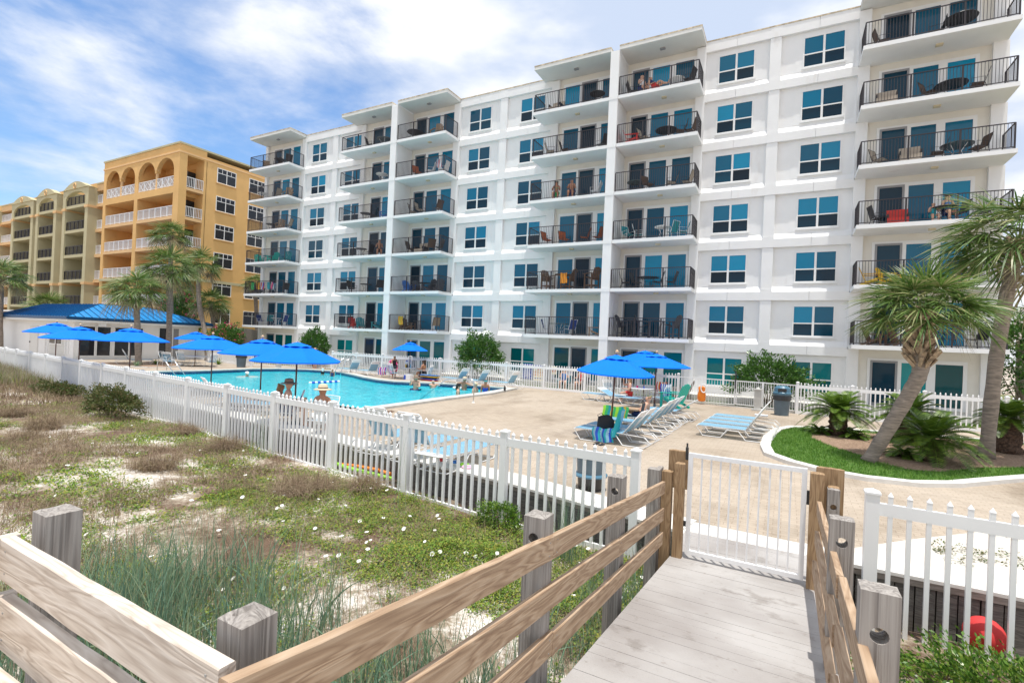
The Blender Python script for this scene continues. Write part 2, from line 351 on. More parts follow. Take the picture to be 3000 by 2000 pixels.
def fastmesh(name, V, Fc, m, parent=None, smooth=False):
    me = bpy.data.meshes.new(name); V = np.asarray(V, dtype=np.float32).reshape(-1, 3); Fc = np.asarray(Fc, dtype=np.int32); k = Fc.shape[1]
    me.vertices.add(len(V)); me.vertices.foreach_set('co', V.ravel())
    me.loops.add(Fc.size); me.loops.foreach_set('vertex_index', Fc.ravel())
    me.polygons.add(len(Fc)); me.polygons.foreach_set('loop_start', np.arange(0, Fc.size, k, dtype=np.int32))
    me.polygons.foreach_set('loop_total', np.full(len(Fc), k, dtype=np.int32)); me.update(calc_edges=True)
    return link(name, me, m, parent, smooth)
def strips(P, W, S):
    """P (N,K,3) centre lines, W (N,K) half widths, S (N,3) or (N,K,3) side vectors -> verts, quads"""
    N, K = P.shape[:2]
    if S.ndim == 2: S = S[:, None, :]
    V = np.stack([P-S*W[..., None], P+S*W[..., None]], 2)   # N,K,2,3
    b = (np.arange(N)*K*2)[:, None]+(np.arange(K-1)*2)[None, :]
    Fc = np.stack([b, b+1, b+3, b+2], -1).reshape(-1, 4); return V.reshape(-1, 3), Fc
def quads(C, A, B):
    """diamond leaves: centre C, half axes A, B"""
    V = np.stack([C-A, C-B, C+A, C+B], 1).reshape(-1, 3); return V, np.arange(len(C)*4).reshape(-1, 4)
def rvec(n): v = rng.normal(size=(n, 3)); return v/np.linalg.norm(v, axis=1, keepdims=True)
def slab(name, poly, z0, z1, m, parent=None, holes=()):
    loops = [[Vector((x, y, 0)) for x, y in poly]]+[[Vector((x, y, 0)) for x, y in h] for h in holes]
    tr = tessellate_polygon(loops); pts = [p for l in loops for p in l]; n = len(pts)
    vs = [(p.x, p.y, z1) for p in pts]+[(p.x, p.y, z0) for p in pts]
    fs = []
    for t in tr:
        a, b, c = [pts[i] for i in t]; ccw = (b-a).cross(c-a).z > 0
        t = tuple(t) if ccw else tuple(reversed(t)); fs += [t, tuple(n+i for i in reversed(t))]
    b = 0
    for l in loops:
        k = len(l); fs += [(b+i, b+(i+1) % k, n+b+(i+1) % k, n+b+i) for i in range(k)]; b += k
    me = bpy.data.meshes.new(name); me.from_pydata(vs, [], fs); me.update()
    return fixn(link(name, me, m, parent)) if z1-z0 > 0.0001 else link(name, me, m, parent)
def sheet(name, poly, z, m, holes=(), parent=None):
    loops = [[Vector((x, y, 0)) for x, y in poly]]+[[Vector((x, y, 0)) for x, y in h] for h in holes]
    tr = tessellate_polygon(loops); pts = [p for l in loops for p in l]; fs = []
    for t in tr:
        a, b, c = [pts[i] for i in t]; fs.append(tuple(t) if (b-a).cross(c-a).z > 0 else tuple(reversed(t)))
    me = bpy.data.meshes.new(name); me.from_pydata([(p.x, p.y, z) for p in pts], [], fs); me.update()
    return link(name, me, m, parent)
def ribbon(pts, w0, w1, z0, z1):
    """closed or open path offset into a box-section strip"""
    P = [Vector((x, y)) for x, y in pts]; L = []; R = []
    for i, p in enumerate(P):
        a = P[max(i-1, 0)]; b = P[min(i+1, len(P)-1)]; t = (b-a).normalized(); n = Vector((-t.y, t.x)); L.append(p+n*w0); R.append(p+n*w1)
    mb = MB(); n = len(P)
    vs = [(p.x, p.y, z) for z in (z0, z1) for s in (L, R) for p in s]
    fs = []
    for i in range(n-1):
        l0, r0, l1, r1 = i, n+i, 2*n+i, 3*n+i
        fs += [(l1, r1, r1+1, l1+1), (l0, l0+1, r0+1, r0), (l0, l1, l1+1, l0+1), (r0, r0+1, r1+1, r1)]
    fs += [(0, n, 3*n, 2*n), (n-1, 3*n-1, 4*n-1, 2*n-1)]
    mb.add(vs, fs); return mb
def arc_text(s, size, m, parent, loc, rot, name='lettering'):
    cu = bpy.data.curves.new('t', 'FONT'); cu.body = s; cu.size = size; cu.align_x = 'CENTER'; cu.align_y = 'CENTER'; cu.extrude = .001
    o = bpy.data.objects.new('t', cu); COL.objects.link(o); dg = bpy.context.evaluated_depsgraph_get()
    me = bpy.data.meshes.new_from_object(o.evaluated_get(dg)); bpy.data.objects.remove(o); bpy.data.curves.remove(cu)
    me.materials.clear(); t = link(name, me, m, parent); t.location = loc; t.rotation_euler = rot; return t
# ------------------------------------------------------------------ light, sky
sunv = Vector((.085, -.125, 1)).normalized()
sd = bpy.data.lights.new('sun', 'SUN'); sd.energy = 4.0; sd.angle = math.radians(.5); sd.color = (1, .965, .90)
so = bpy.data.objects.new('sun', sd); COL.objects.link(so); so.rotation_euler = sunv.to_track_quat('Z', 'Y').to_euler(); so.location = (0, -20, 60)
w = bpy.data.worlds.new('World'); scene.world = w; w.use_nodes = True; nt = w.node_tree; bg = nt.nodes['Background']; bg.inputs[1].default_value = .105
sky = nt.nodes.new('ShaderNodeTexSky'); sky.sky_type = 'NISHITA'; sky.sun_disc = False
sky.sun_elevation = math.asin(sunv.z); sky.sun_rotation = math.atan2(sunv.x, sunv.y); sky.ozone_density = 3; sky.air_density = 1.2; sky.dust_density = .6
tc = nt.nodes.new('ShaderNodeTexCoord')
def wn(t, **k):
    n = nt.nodes.new(t)
    for a, b in k.items(): setattr(n, a, b)
    return n
def wmath(op, a, b=None, clamp=False):
    n = wn('ShaderNodeMath', operation=op, use_clamp=clamp)
    for i, x in enumerate((a, b)):
        if x is None: continue
        if isinstance(x, (int, float)): n.inputs[i].default_value = x
        else: nt.links.new(x, n.inputs[i])
    return n.outputs[0]
def wdot(v):
    n = wn('ShaderNodeVectorMath', operation='DOT_PRODUCT'); nt.links.new(tc.outputs['Generated'], n.inputs[0]); n.inputs[1].default_value = v; return n.outputs['Value']
mp = wn('ShaderNodeMapping'); mp.inputs['Scale'].default_value = (1, 1, 2.6); nt.links.new(tc.outputs['Generated'], mp.inputs[0])
n1 = wn('ShaderNodeTexNoise'); n1.inputs['Scale'].default_value = 2.1; n1.inputs['Detail'].default_value = 9; n1.inputs['Roughness'].default_value = .55; n1.inputs['Distortion'].default_value = .5
nt.links.new(mp.outputs[0], n1.inputs['Vector'])
n2 = wn('ShaderNodeTexNoise'); n2.inputs['Scale'].default_value = 7; n2.inputs['Detail'].default_value = 8; n2.inputs['Roughness'].default_value = .6
nt.links.new(mp.outputs[0], n2.inputs['Vector'])
dr = ray(1150, 60).normalized(); dl = ray(60, 420).normalized()
# cloud bank: thick towards the middle and right of the view, thin at the left horizon
bank = wmath('MULTIPLY_ADD', wdot(tuple(dl)), -1.6); bank.node.inputs[2].default_value = 1.76
back = wmath('MULTIPLY', wmath('MINIMUM', wmath('SUBTRACT', wdot(tuple(fw)), .25), 0), .55)
bank = wmath('ADD', bank, back)
cov = wmath('ADD', wmath('MULTIPLY', wmath('SUBTRACT', n1.outputs[0], .5), 1.35), bank)
cov = wmath('ADD', cov, wmath('MULTIPLY', wmath('SUBTRACT', n2.outputs[0], .5), .45))
cr = wn('ShaderNodeMapRange', interpolation_type='SMOOTHSTEP'); cr.inputs[1].default_value = .02; cr.inputs[2].default_value = .46; nt.links.new(cov, cr.inputs[0])
mixc = wn('ShaderNodeMix', data_type='RGBA'); nt.links.new(cr.outputs[0], mixc.inputs[0])
tint = wn('ShaderNodeMix', data_type='RGBA', blend_type='MULTIPLY'); tint.inputs[0].default_value = 1; tint.inputs[7].default_value = (1.2, 1.42, 1.65, 1)
nt.links.new(sky.outputs[0], tint.inputs[6]); nt.links.new(tint.outputs[2], mixc.inputs[6]); cc = wn('ShaderNodeMix', data_type='RGBA'); cc.inputs[6].default_value = (5.6, 6.5, 8.2, 1); cc.inputs[7].default_value = (9.0, 9.2, 9.6, 1)
n3 = wn('ShaderNodeTexNoise'); n3.inputs['Scale'].default_value = 3.4; n3.inputs['Detail'].default_value = 8; nt.links.new(mp.outputs[0], n3.inputs['Vector'])
cm = wn('ShaderNodeMapRange', interpolation_type='SMOOTHSTEP'); cm.inputs[1].default_value = .36; cm.inputs[2].default_value = .58; nt.links.new(n3.outputs[0], cm.inputs[0]); nt.links.new(cm.outputs[0], cc.inputs[0]); nt.links.new(cc.outputs[2], mixc.inputs[7])
nt.links.new(mixc.outputs[2], bg.inputs[0])
scene.view_settings.view_transform = 'Standard'; scene.view_settings.look = 'None'; scene.view_settings.exposure = .16; scene.view_settings.gamma = 1
scene.cycles.max_bounces = 6; scene.cycles.transparent_max_bounces = 6
# ------------------------------------------------------------------ ground
def fenceY(x): return np.interp(x, [-60, -40.15, -26.9, -19.12, -11.63, -4.28, -1.96, 0, 0.9, 12], [14.1, 11.88, 10.35, 9.45, 8.63, 7.76, 7.66, 7.5, 7.2, 7.0])
def wallY(x): return float(np.interp(x, [-60, -26, -15.3, -9.4, -4.5, -1.2, .8, 12], [14.6, 10.7, 9.48, 8.8, 8.25, 7.55, 7.7, 7.7]))
def gz0(x, y):
    h = -.53
    h += .45*max(0, min(1, (-x-24)/14))*max(0, min(1, (fenceY(x)-y)/1.5+.3))
    h += .10*noise.noise((x*.35, y*.35, 2))+.05*noise.noise((x*1.3, y*1.3, 5))
    h -= .18*max(0, min(1, (4.5-y)/4))
    return h
def gz(x, y):
    if y > 28.6 or x > 14 or x < -62: return -.03 if y > wallY(x) else -.5
    if y > wallY(x)-.05: return -.9
    return gz0(x, y)
xs = np.concatenate([np.linspace(-2500, -130, 8), np.linspace(-100, -63, 8), np.arange(-61.5, 14, .42), np.linspace(15, 60, 8), np.linspace(200, 2500, 6)])
ys = np.concatenate([np.linspace(-2500, -60, 6), np.linspace(-30, -5, 6), np.arange(-4, 13.2, .3), np.linspace(14, 28.5, 10), [28.7], np.linspace(32, 90, 6), np.linspace(200, 2500, 6)])
V = np.array([(x, y, gz(x, y)) for y in ys for x in xs]); nx = len(xs)
Fc = np.array([(j*nx+i, j*nx+i+1, (j+1)*nx+i+1, (j+1)*nx+i) for j in range(len(ys)-1) for i in range(nx-1)])
tag(fastmesh('ground', V, Fc, M['sand'], smooth=True), kind='structure')
# pool outline (waterline side of the coping), counter clockwise from the near right corner
POOL = [(-13.25, 13.2), (-13.55, 18), (-13.5, 22), (-13.9, 25.2), (-16.3, 24.9), (-17.8, 24.3), (-19, 23.7), (-20.4, 23.0), (-21.9, 23.1), (-23.6, 23.7),
        (-25.4, 24.6), (-27.4, 25.5), (-29.2, 25.9), (-30.9, 25.4), (-32.2, 24.1), (-32.6, 22.4), (-32.3, 20.6), (-32.1, 18.4), (-32.3, 16), (-32.1, 14.6), (-30.8, 13.6), (-28, 13.1), (-22, 12.95), (-17, 13.05)]
DX = [-60, -40, -26, -15.3, -9.4, -4.5, -3.4, -1.2, .3]
front = [(x, wallY(x)) for x in DX]
deck = front+[(.8, 8.3), (1.7, 9.35), (2.65, 10.35), (3.5, 11.3), (6, 14.2), (13.5, 22.5), (13.5, 27.6), (-60, 27.6)]
tag(sheet('pool_deck', deck, 0, M['paver'], holes=[POOL[::-1]]), kind='structure')
tag(sheet('pool_water', POOL, -.13, M['water']), kind='structure')
pc = POOL+[POOL[0], POOL[1]]
tag(fixn(ribbon(POOL+[POOL[0]], -.02, .02, -.6, .02).build('pool_wall', M['tile'])), kind='structure')
cp = fixn(ribbon([POOL[-1]]+POOL+[POOL[0]], 0, -.55, -.02, .09).build('pool_coping', M['coping'])); tag(cp, kind='structure')
# lawn strip and terrace in front of the building
tag(sheet('lawn', [(-46, 27.6), (13.5, 27.6), (60, 27.6), (60, 60), (8.2, 60), (8.2, 30), (-43.2, 30), (-43.2, 60), (-60, 60), (-60, 27.6)], .012, M['lawn']), kind='structure')
tag(MB().box(-43.5, 9, 28.35, 30, -.02, .33).build('terrace_slab', M['curb']), kind='structure')
e = ribbon([(-30, 27.45), (-4.9, 27.35), (.4, 26.5), (6.35, 25.9), (13.5, 25.2)], -.08, .08, -.02, .05).build('deck_edge_kerb', M['curb']); tag(fixn(e), kind='structure')
# white board cap and bulkhead below the deck edge
def capline(x0, x1, w, nm):
    X = [x0]+[x for x in DX+[2, 5] if x0 < x < x1]+[x1]
    c = fixn(ribbon([(x, wallY(x)) for x in X], w, -.04, .004, .045).build(nm, M['curb'])); return c
bw = thing('bulkhead_wall', 'weathered dark timber retaining wall with a white top board behind the long picket fence', 'retaining wall', (-20, 9.5, -.8), group=None)
def boards(x0, x1, root):
    mb = MB(); x = x0
    while x < x1:
        y = wallY(x+.1); d = random.uniform(-.012, .012); mb.box(x, x+.185, y+.02+d, y+.07+d, -1.0, -.075); x += .2
    for s in (mb,):
        o = s.build('planks', M['wallwood'], root); o.location = -root.location
    X = [x0]+[a for a in DX if x0 < a < x1]+[x1]
    o = fixn(ribbon([(a, wallY(a)) for a in X], .09, -.01, -.075, .0).build('beam', M['fencewood'], root)); o.location = -root.location
    return o
boards(-46, -1.3, bw); c = capline(-46, -1.25, .62, 'top_board'); c.parent = bw; c.location = -bw.location
bw2 = thing('bulkhead_wall', 'dark timber retaining wall below the sand bed, right of the boardwalk', 'retaining wall', (3, 7.7, -.8))
boards(.45, 9, bw2); c = capline(.3, 9, .42, 'top_board'); c.parent = bw2; c.location = -bw2.location
tag(sheet('sand_bed', [(.3, 8.1), (12, 8.1), (12, 21), (6, 14.2), (3.5, 11.3), (2.65, 10.35), (1.7, 9.35), (.8, 8.3)], .012, M['bedsand']), kind='structure')
tag(fixn(MB().box(-1.3, .42, 7.42, 8.1, -.1, .03).build('gate_threshold', M['curb'])), kind='structure')
# planted island with its white kerb
ISL = [(-.09, 19.6), (-.32, 17.6), (-.33, 15.9), (-.2, 14.75), (.25, 14.1), (.85, 13.6), (1.6, 13.42), (2.4, 13.55), (3.1, 14.05), (4.0, 15.1), (4.94, 16.14), (7, 18.1), (10, 20.6), (10, 23.4), (6, 22.6), (3, 21.9), (1.2, 21.3), (.3, 20.7)]
tag(sheet('island_turf', ISL, .04, M['bed']), kind='structure')
MUL = [(.75, 18.6), (1.2, 17.2), (1.8, 16.3), (1.9, 15.6), (2.6, 15.0), (3.2, 15.2), (4.4, 16.7), (5.2, 17.3), (7, 18.9), (9.6, 21), (9.6, 23), (6, 22.2), (3, 21.5), (1.3, 20.9), (.8, 20)]
tag(sheet('mulch_bed', MUL, .055, M['mulch']), kind='structure')
tag(fixn(ribbon(ISL+[ISL[0]], 0, -.26, -.02, .09).build('island_kerb', M['curb'])), kind='structure')
MU2 = [(-36.4, 17.6), (-36.2, 18.5), (-37, 19.6), (-38.8, 20.9), (-41.5, 21.6), (-42.5, 21.2), (-42.5, 17), (-39, 16.6)]
tag(sheet('mulch_bed', MU2, .03, M['mulch']), kind='structure')
tag(fixn(ribbon(MU2+[MU2[0]], 0, -.14, -.01, .06).build('mulch_kerb', M['curb'])), kind='structure')
# ------------------------------------------------------------------ picket fences
def post(root, p, z0, z1, s=.127):
    mb = MB(); h = s/2; mb.box(p[0]-h, p[0]+h, p[1]-h, p[1]+h, z0, z1-.05)
    c = h+.012; mb.box(p[0]-c, p[0]+c, p[1]-c, p[1]+c, z1-.05, z1-.025)
    mb.add([(p[0]-c, p[1]-c, z1-.025), (p[0]+c, p[1]-c, z1-.025), (p[0]+c, p[1]+c, z1-.025), (p[0]-c, p[1]+c, z1-.025), (p[0], p[1], z1+.012)], [(0, 1, 4), (1, 2, 4), (2, 3, 4), (3, 0, 4)])
    o = mb.build('post', M['pvc'], root); o.location = -root.location; return o
def panel(root, p, q, zr, zb0, zb1, n=13, rw=.14, tip=.10, flat=()):
    """rails between two posts with pointed pickets running through them"""
    p = Vector(p); q = Vector(q); d = q-p; L = d.length; t = d/L; mb = MB()
    a = p+t*.06; b = q-t*.06; mb.bar((a.x, a.y, zr-rw/2), (b.x, b.y, zr-rw/2), .05, rw)
    mb.bar((a.x, a.y, zb0-.05), (b.x, b.y, zb1-.05), .05, .13)
    nr = Vector((-t.y, t.x)); h = .0225
    for i in range(n):
        k = (i+1)/(n+1); c = p+d*k; zb = zb0+(zb1-zb0)*k-.03; ex = t*h; ey = nr*h; zt = zr+tip-.035
        def ring(z, s=1): return [(c.x+s*(sx*ex.x+sy*ey.x), c.y+s*(sx*ex.y+sy*ey.y), z) for sx, sy in ((-1, -1), (1, -1), (1, 1), (-1, 1))]
        vs = ring(zb)+ring(zt, 1.0); mb.add(vs, [(0, 1, 5, 4), (1, 2, 6, 5), (2, 3, 7, 6), (3, 0, 4, 7)])
        if i in flat: mb.add(ring(zt), [(0, 1, 2, 3)])
        else: mb.add(ring(zt, 1.12)+ring(zt+.006, 1.12)+[(c.x, c.y, zr+tip+.02)], [(0, 1, 5, 4), (1, 2, 6, 5), (2, 3, 7, 6), (3, 0, 4, 7), (4, 5, 8), (5, 6, 8), (6, 7, 8), (7, 4, 8)])
    o = mb.build('picket_panel', M['pvc'], root); o.location = -root.location; return o
FP = [(-1.96, 7.68), (-4.28, 7.74), (-6.72, 8.04), (-9.21, 8.36), (-11.65, 8.63), (-14.14, 8.91), (-16.68, 9.21), (-19.15, 9.49), (-21.85, 9.81), (-24.35, 10.08), (-26.95, 10.37), (-29.53, 10.66), (-32.2, 10.96), (-35, 11.27), (-37.8, 11.59), (-40.4, 11.9), (-43, 12.2), (-45.6, 12.5)]
nf = thing('picket_fence', 'long white vinyl picket fence with capped posts running between the dunes and the pool', 'fence', (-1.96, 7.68, -.5))
for i, p in enumerate(FP): post(nf, p, gz0(*p)-.15, 1.1)
for i in range(len(FP)-1):
    a, b = FP[i], FP[i+1]; panel(nf, a, b, .955, min(gz0(*a), -.42)+.04, min(gz0(*b), -.42)+.04, flat={0: (5,), 4: (2, 6), 3: (5,), 5: (8, 7), 2: (4,)}.get(i, ()))
rf = thing('picket_fence', 'white picket fence with one tall capped post, before the sand bed', 'fence', (.92, 7.22, -.6))
RP = [(.92, 7.2), (3.35, 7.12), (5.8, 7.04)]
for i, p in enumerate(RP): post(rf, p, -.75, 1.1, .132)
for i in range(2): panel(rf, RP[i], RP[i+1], .955, -.6, -.6, tip=.12)
bf = thing('picket_fence', 'white picket fence along the far side of the pool, carrying four notices', 'fence', (-17, 27.1, 0))
BP = [(-30.4, 27.3)]+[(-30.4+2.551*i, 27.3-.03*i) for i in range(1, 11)]
for p in BP: post(bf, p, -.02, 1.47, .12)
for i in range(10): panel(bf, BP[i], BP[i+1], 1.33, .12, .12, n=15)
bf2 = thing('picket_fence', 'white picket fence behind the planted island at the far right', 'fence', (.45, 26.3, 0))
BQ = [(.45, 26.35), (2.5, 26.15), (4.9, 25.9), (7.3, 25.65), (9.7, 25.4)]
for p in BQ: post(bf2, p, -.02, 1.45, .12)
for i in range(4): panel(bf2, BQ[i], BQ[i+1], 1.3, .12, .12, n=14)
bf3 = thing('picket_fence', 'white picket fence running from the blue roofed building to the dark bin', 'fence', (-46.4, 26.3, 0))
BR = [(-46.4, 26.3), (-43.6, 25.75), (-40.8, 25.2), (-38.2, 24.7), (-35.6, 24.2)]
for p in BR: post(bf3, p, -.02, 1.47, .12)
for i in range(4): panel(bf3, BR[i], BR[i+1], 1.33, .12, .12, n=15)
def barfence(root, p, q, zt, zb, n, name='bar_panel', w=.02, fr=.05):
    p = Vector(p); q = Vector(q); d = q-p; t = d.normalized(); mb = MB(); h = fr/2
    mb.bar((p.x, p.y, zt-h), (q.x, q.y, zt-h), fr*.8, fr); mb.bar((p.x, p.y, zb+h), (q.x, q.y, zb+h), fr*.8, fr)
    for s in (p, q): mb.bar((s.x, s.y, zb), (s.x, s.y, zt+.01), fr, fr, (t.x, t.y, 0))
    for i in range(n):
        c = p+d*((i+1)/(n+1)); mb.bar((c.x, c.y, zb+fr), (c.x, c.y, zt-fr), w, w, (t.x, t.y, 0))
    o = mb.build(name, M['alu'], root); o.location = -root.location; return o
mf = thing('bar_fence', 'white metal bar fence with a gate leaf, before the open branched shrub', 'fence', (-4.9, 26.9, 0))
a, b, c, d = (-4.85, 27.0), (-2.2, 26.85), (-.95, 26.7), (.38, 26.4)
barfence(mf, a, b, 1.3, .1, 19); barfence(mf, (-2.12, 26.84), (-1.0, 26.7), 1.3, .12, 12, 'gate_leaf'); barfence(mf, c, d, 1.3, .1, 11)
o = MB().box(-2.2, -2.15, 26.78, 26.84, .9, 1.75).build('latch_post', M['darkpl'], mf); o.location = -mf.location
mf2 = thing('bar_fence', 'low white metal bar fence at the far left, behind the dark bin', 'fence', (-35.5, 24.3, 0))
barfence(mf2, (-35.5, 24.3), (-33.1, 26.3), 1.1, .1, 18); barfence(mf2, (-33.05, 26.35), (-30.5, 27.2), 1.1, .1, 18)
# notices on the far fence
def sign(x, z, w, h, label, m, build):
    t = thing('notice', label, 'sign', (x, 27.12, z)); MB().box(-w/2, w/2, -.012, .012, -h/2, h/2).build('board', m, t); build(t, w, h); return t
RX = (PI/2, 0, 0)
M['signblue'] = mat('sign blue', (.03, .06, .30), .5); M['signcream'] = mat('sign cream', (.78, .72, .52), .5); M['signred'] = mat('sign red', (.6, .05, .03), .5); M['signwhite'] = mat('sign white', (.8, .8, .8), .5)
def s1(t, w, h):
    arc_text('POOL RULES', .11, M['signwhite'], t, (0, -.016, h*.38), RX)
    mb = MB()
    for i in range(9):
        z = h*.26-i*.066; l = w*(.25+.17*random.random()); mb.box(-w*.42, -w*.42+l*1.8, -.017, -.013, z-.012, z+.012)
    mb.build('small_print', M['signwhite'], t); arc_text('NO DIVING', .11, M['signwhite'], t, (0, -.016, -h*.41), RX)
def s2(t, w, h):
    MB().box(-w/2+.01, w/2-.01, -.016, -.012, h*.33, h/2-.01).build('header', M['signblue'], t)
    arc_text('WARNING', .13, M['signwhite'], t, (0, -.019, h*.41), RX)
    arc_text('NO', .16, M['signred'], t, (0, -.016, h*.20), RX); arc_text('LIFEGUARD', .135, M['signred'], t, (0, -.016, h*.03), RX); arc_text('ON DUTY', .145, M['signred'], t, (0, -.016, -h*.14), RX)
    MB().box(-w*.4, w*.4, -.016, -.013, -h*.36, -h*.32).build('small_print', M['signblue'], t)
def s3(t, w, h):
    ring = [(w*.36*math.cos(a), -.02, h*.1+w*.36*math.sin(a)) for a in np.linspace(0, 2*PI, 21)]
    mb = MB(); mb.tube(ring, .018, 5); mb.bar((-w*.25, -.02, h*.1+w*.25), (w*.25, -.02, h*.1-w*.25), .03, .01); mb.build('prohibition_ring', M['signred'], t)
    mb = MB(); mb.box(-.03, .05, -.018, -.013, h*.02, h*.16); mb.box(-.012, .02, -.018, -.013, h*.16, h*.26); mb.build('pictogram', M['darkpl'], t)
def s4(t, w, h):
    mb = MB(); mb.box(-w*.36, w*.36, -.016, -.012, .04, .055); mb.box(-w*.3, w*.3, -.016, -.012, -.02, -.005); mb.box(-w*.36, w*.2, -.016, -.012, -.08, -.065); mb.build('small_print', M['signblue'], t)
k = aty(1213, 847, 27.1); sign(k.x, 1.0, .62, .92, 'blue notice with white lines, leftmost board on the far fence', M['signblue'], s1)
k = aty(1237, 849, 27.1); sign(k.x, .95, .66, .95, 'cream and blue board reading WARNING NO LIFEGUARD ON DUTY', M['signcream'], s2)
k = aty(1272, 843, 27.1); sign(k.x, 1.15, .32, .46, 'small tan notice with a red prohibition ring', M['signcream'], s3)
k = aty(1308, 845, 27.1); sign(k.x, 1.1, .42, .34, 'small white notice, rightmost on the far picket fence', M['signwhite'], s4)
# ------------------------------------------------------------------ boardwalk
def bz(y): return .12+max(0, 6.4-max(y, 1.6))*.116
bwk = thing('boardwalk', 'ramp of grey composite planks leading down to the white gate', 'boardwalk', (-.45, 4, 0))
mb = MB(); y = -1.2; x0, x1 = -1.16, .40
while y < 7.35:
    w_ = .138; z0, z1 = bz(y), bz(y+w_); r = random.uniform(-.001, .001)
    mb.add([(x0, y, z0+r), (x1, y, z0+r), (x1, y+w_, z1+r), (x0, y+w_, z1+r), (x0, y, z0-.03), (x1, y, z0-.03), (x1, y+w_, z1-.03), (x0, y+w_, z1-.03)],
           [(0, 1, 2, 3), (0, 4, 5, 1), (1, 5, 6, 2), (2, 6, 7, 3), (3, 7, 4, 0)]); y += .1405
def local(o, r): o.location = -r.location; return o
local(mb.build('planks', M['plank'], bwk), bwk)
mb = MB(); y = -1.2
while y < 1.0:
    mb.box(-5.5, -1.165, y, y+.138, bz(y)-.03, bz(y)); y += .144
local(mb.build('landing_planks', M['plank'], bwk), bwk)
mb = MB(); mb.bar((-1.1, -1.2, bz(0)-.13), (-1.1, 1.6, bz(1.6)-.13), .05, .18); mb.bar((-1.1, 1.6, bz(1.6)-.13), (-1.1, 6.4, bz(6.4)-.13), .05, .18); mb.bar((-1.1, 6.4, bz(7.3)-.13), (-1.1, 7.3, bz(7.3)-.13), .05, .18)
mb.bar((.34, -1.2, bz(0)-.13), (.34, 1.6, bz(1.6)-.13), .05, .18); mb.bar((.34, 1.6, bz(1.6)-.13), (.34, 6.4, bz(6.4)-.13), .05, .18)
local(mb.build('joists', M['fencewood'], bwk), bwk)
def board(root, p, q, w, h, m, name='rail_board', upv=(0, 0, 1)):
    """one board with its grain along local x"""
    p = Vector(p); q = Vector(q); d = q-p; L = d.length; x = d/L; u = Vector(upv); y = u.cross(x).normalized(); z = x.cross(y)
    mb = MB(); b = .004; seg = 7
    prof = [(-w/2+b, -h/2), (w/2-b, -h/2), (w/2, -h/2+b), (w/2, h/2-b), (w/2-b, h/2), (-w/2+b, h/2), (-w/2, h/2-b), (-w/2, -h/2+b)]
    vs = []; n = len(prof)
    for i in range(seg+1):
        jx = random.uniform(-.002, .002); jz = random.uniform(-.0025, .0025)
        vs += [(L*i/seg, a+jx, c+jz) for a, c in prof]
    fs = [(i*n+k, i*n+(k+1) % n, (i+1)*n+(k+1) % n, (i+1)*n+k) for i in range(seg) for k in range(n)]+[tuple(range(n-1, -1, -1)), tuple(seg*n+k for k in range(n))]
    mb.add(vs, fs); mb.m = 1
    for ex in (.055, L-.055):
        for ez in (-h*.27, h*.27): mb.box(ex-.0035, ex+.0035, -w/2-.0012, w/2+.0012, ez-.0035, ez+.0035)
    o = mb.build(name, [m, M['steel']], root); fixn(o); R = Matrix((x, y, z)).transposed().to_4x4()
    base = root.location if root else Vector((0, 0, 0)); o.matrix_local = Matrix.Translation(p-base)@R; return o
def wpost(root, x, y, z0, z1, wx=.14, wy=.14, hole=None, m=None, name='post', dome=.006):
    """weathered post, optionally bored through along y"""
    mb = MB(); n = 14; x0, x1 = -wx/2, wx/2; H = z1-z0
    if hole:
        hz, hr = hole; ring = [(hr*math.cos(-2*PI*i/n), hz+hr*math.sin(-2*PI*i/n)) for i in range(n)]
        outer = [(x0, 0), (x1, 0), (x1, H), (x0, H)]
        tr = tessellate_polygon([[Vector((a, b, 0)) for a, b in outer], [Vector((a, b, 0)) for a, b in ring]])
        pts = outer+ring; N = len(pts)
        vs = [(a, -wy/2, b) for a, b in pts]+[(a, wy/2, b) for a, b in pts]
        fs = [tuple(t) for t in tr]+[tuple(N+i for i in t) for t in tr]+[(4+i, 4+(i+1) % n, N+4+(i+1) % n, N+4+i) for i in range(n)]
        fs += [(0, 3, N+3, N), (1, 2, N+2, N+1), (0, 1, N+1, N)]
        mb.add(vs, fs)
    else:
        mb.add([(x0, -wy/2, 0), (x1, -wy/2, 0), (x1, wy/2, 0), (x0, wy/2, 0), (x0, -wy/2, H), (x1, -wy/2, H), (x1, wy/2, H), (x0, wy/2, H)], [(0, 1, 5, 4), (1, 2, 6, 5), (2, 3, 7, 6), (3, 0, 4, 7), (0, 1, 2, 3)])
    g = 6; vs = []
    for j in range(g+1):
        for i in range(g+1):
            u, v = i/g, j/g; ed = min(u, v, 1-u, 1-v); zz = H+(0 if ed == 0 else random.uniform(-.003, .006)+dome*(1.6 if ed > .2 else 1)-(dome*2.2 if (dome > .01 and abs(u-.5)+abs(v-.45) < .2) else 0))
            vs.append((x0+wx*u, -wy/2+wy*v, zz))
    mb.add(vs, [(j*(g+1)+i, j*(g+1)+i+1, (j+1)*(g+1)+i+1, (j+1)*(g+1)+i) for j in range(g) for i in range(g)])
    # grain runs up the post: mesh stored with its length along local x
    mb.v = [(c, b, -a) for a, b, c in mb.v]
    o = mb.build(name, m or M['postwood'], root); fixn(o)
    base = root.location if root else Vector((0, 0, 0))
    o.matrix_local = Matrix.Translation(Vector((x, y, z0))-base)@Matrix(((0, 0, -1, 0), (0, 1, 0, 0), (1, 0, 0, 0), (0, 0, 0, 1))); return o
lr = thing('boardwalk_railing', 'three board timber railing on grey posts along the left side of the ramp', 'railing', (-1.3, 3, 0))
X = -1.245
LT = [(-.02+.84, 1.70), (2.9, 1.425), (6.22, 1.04)]
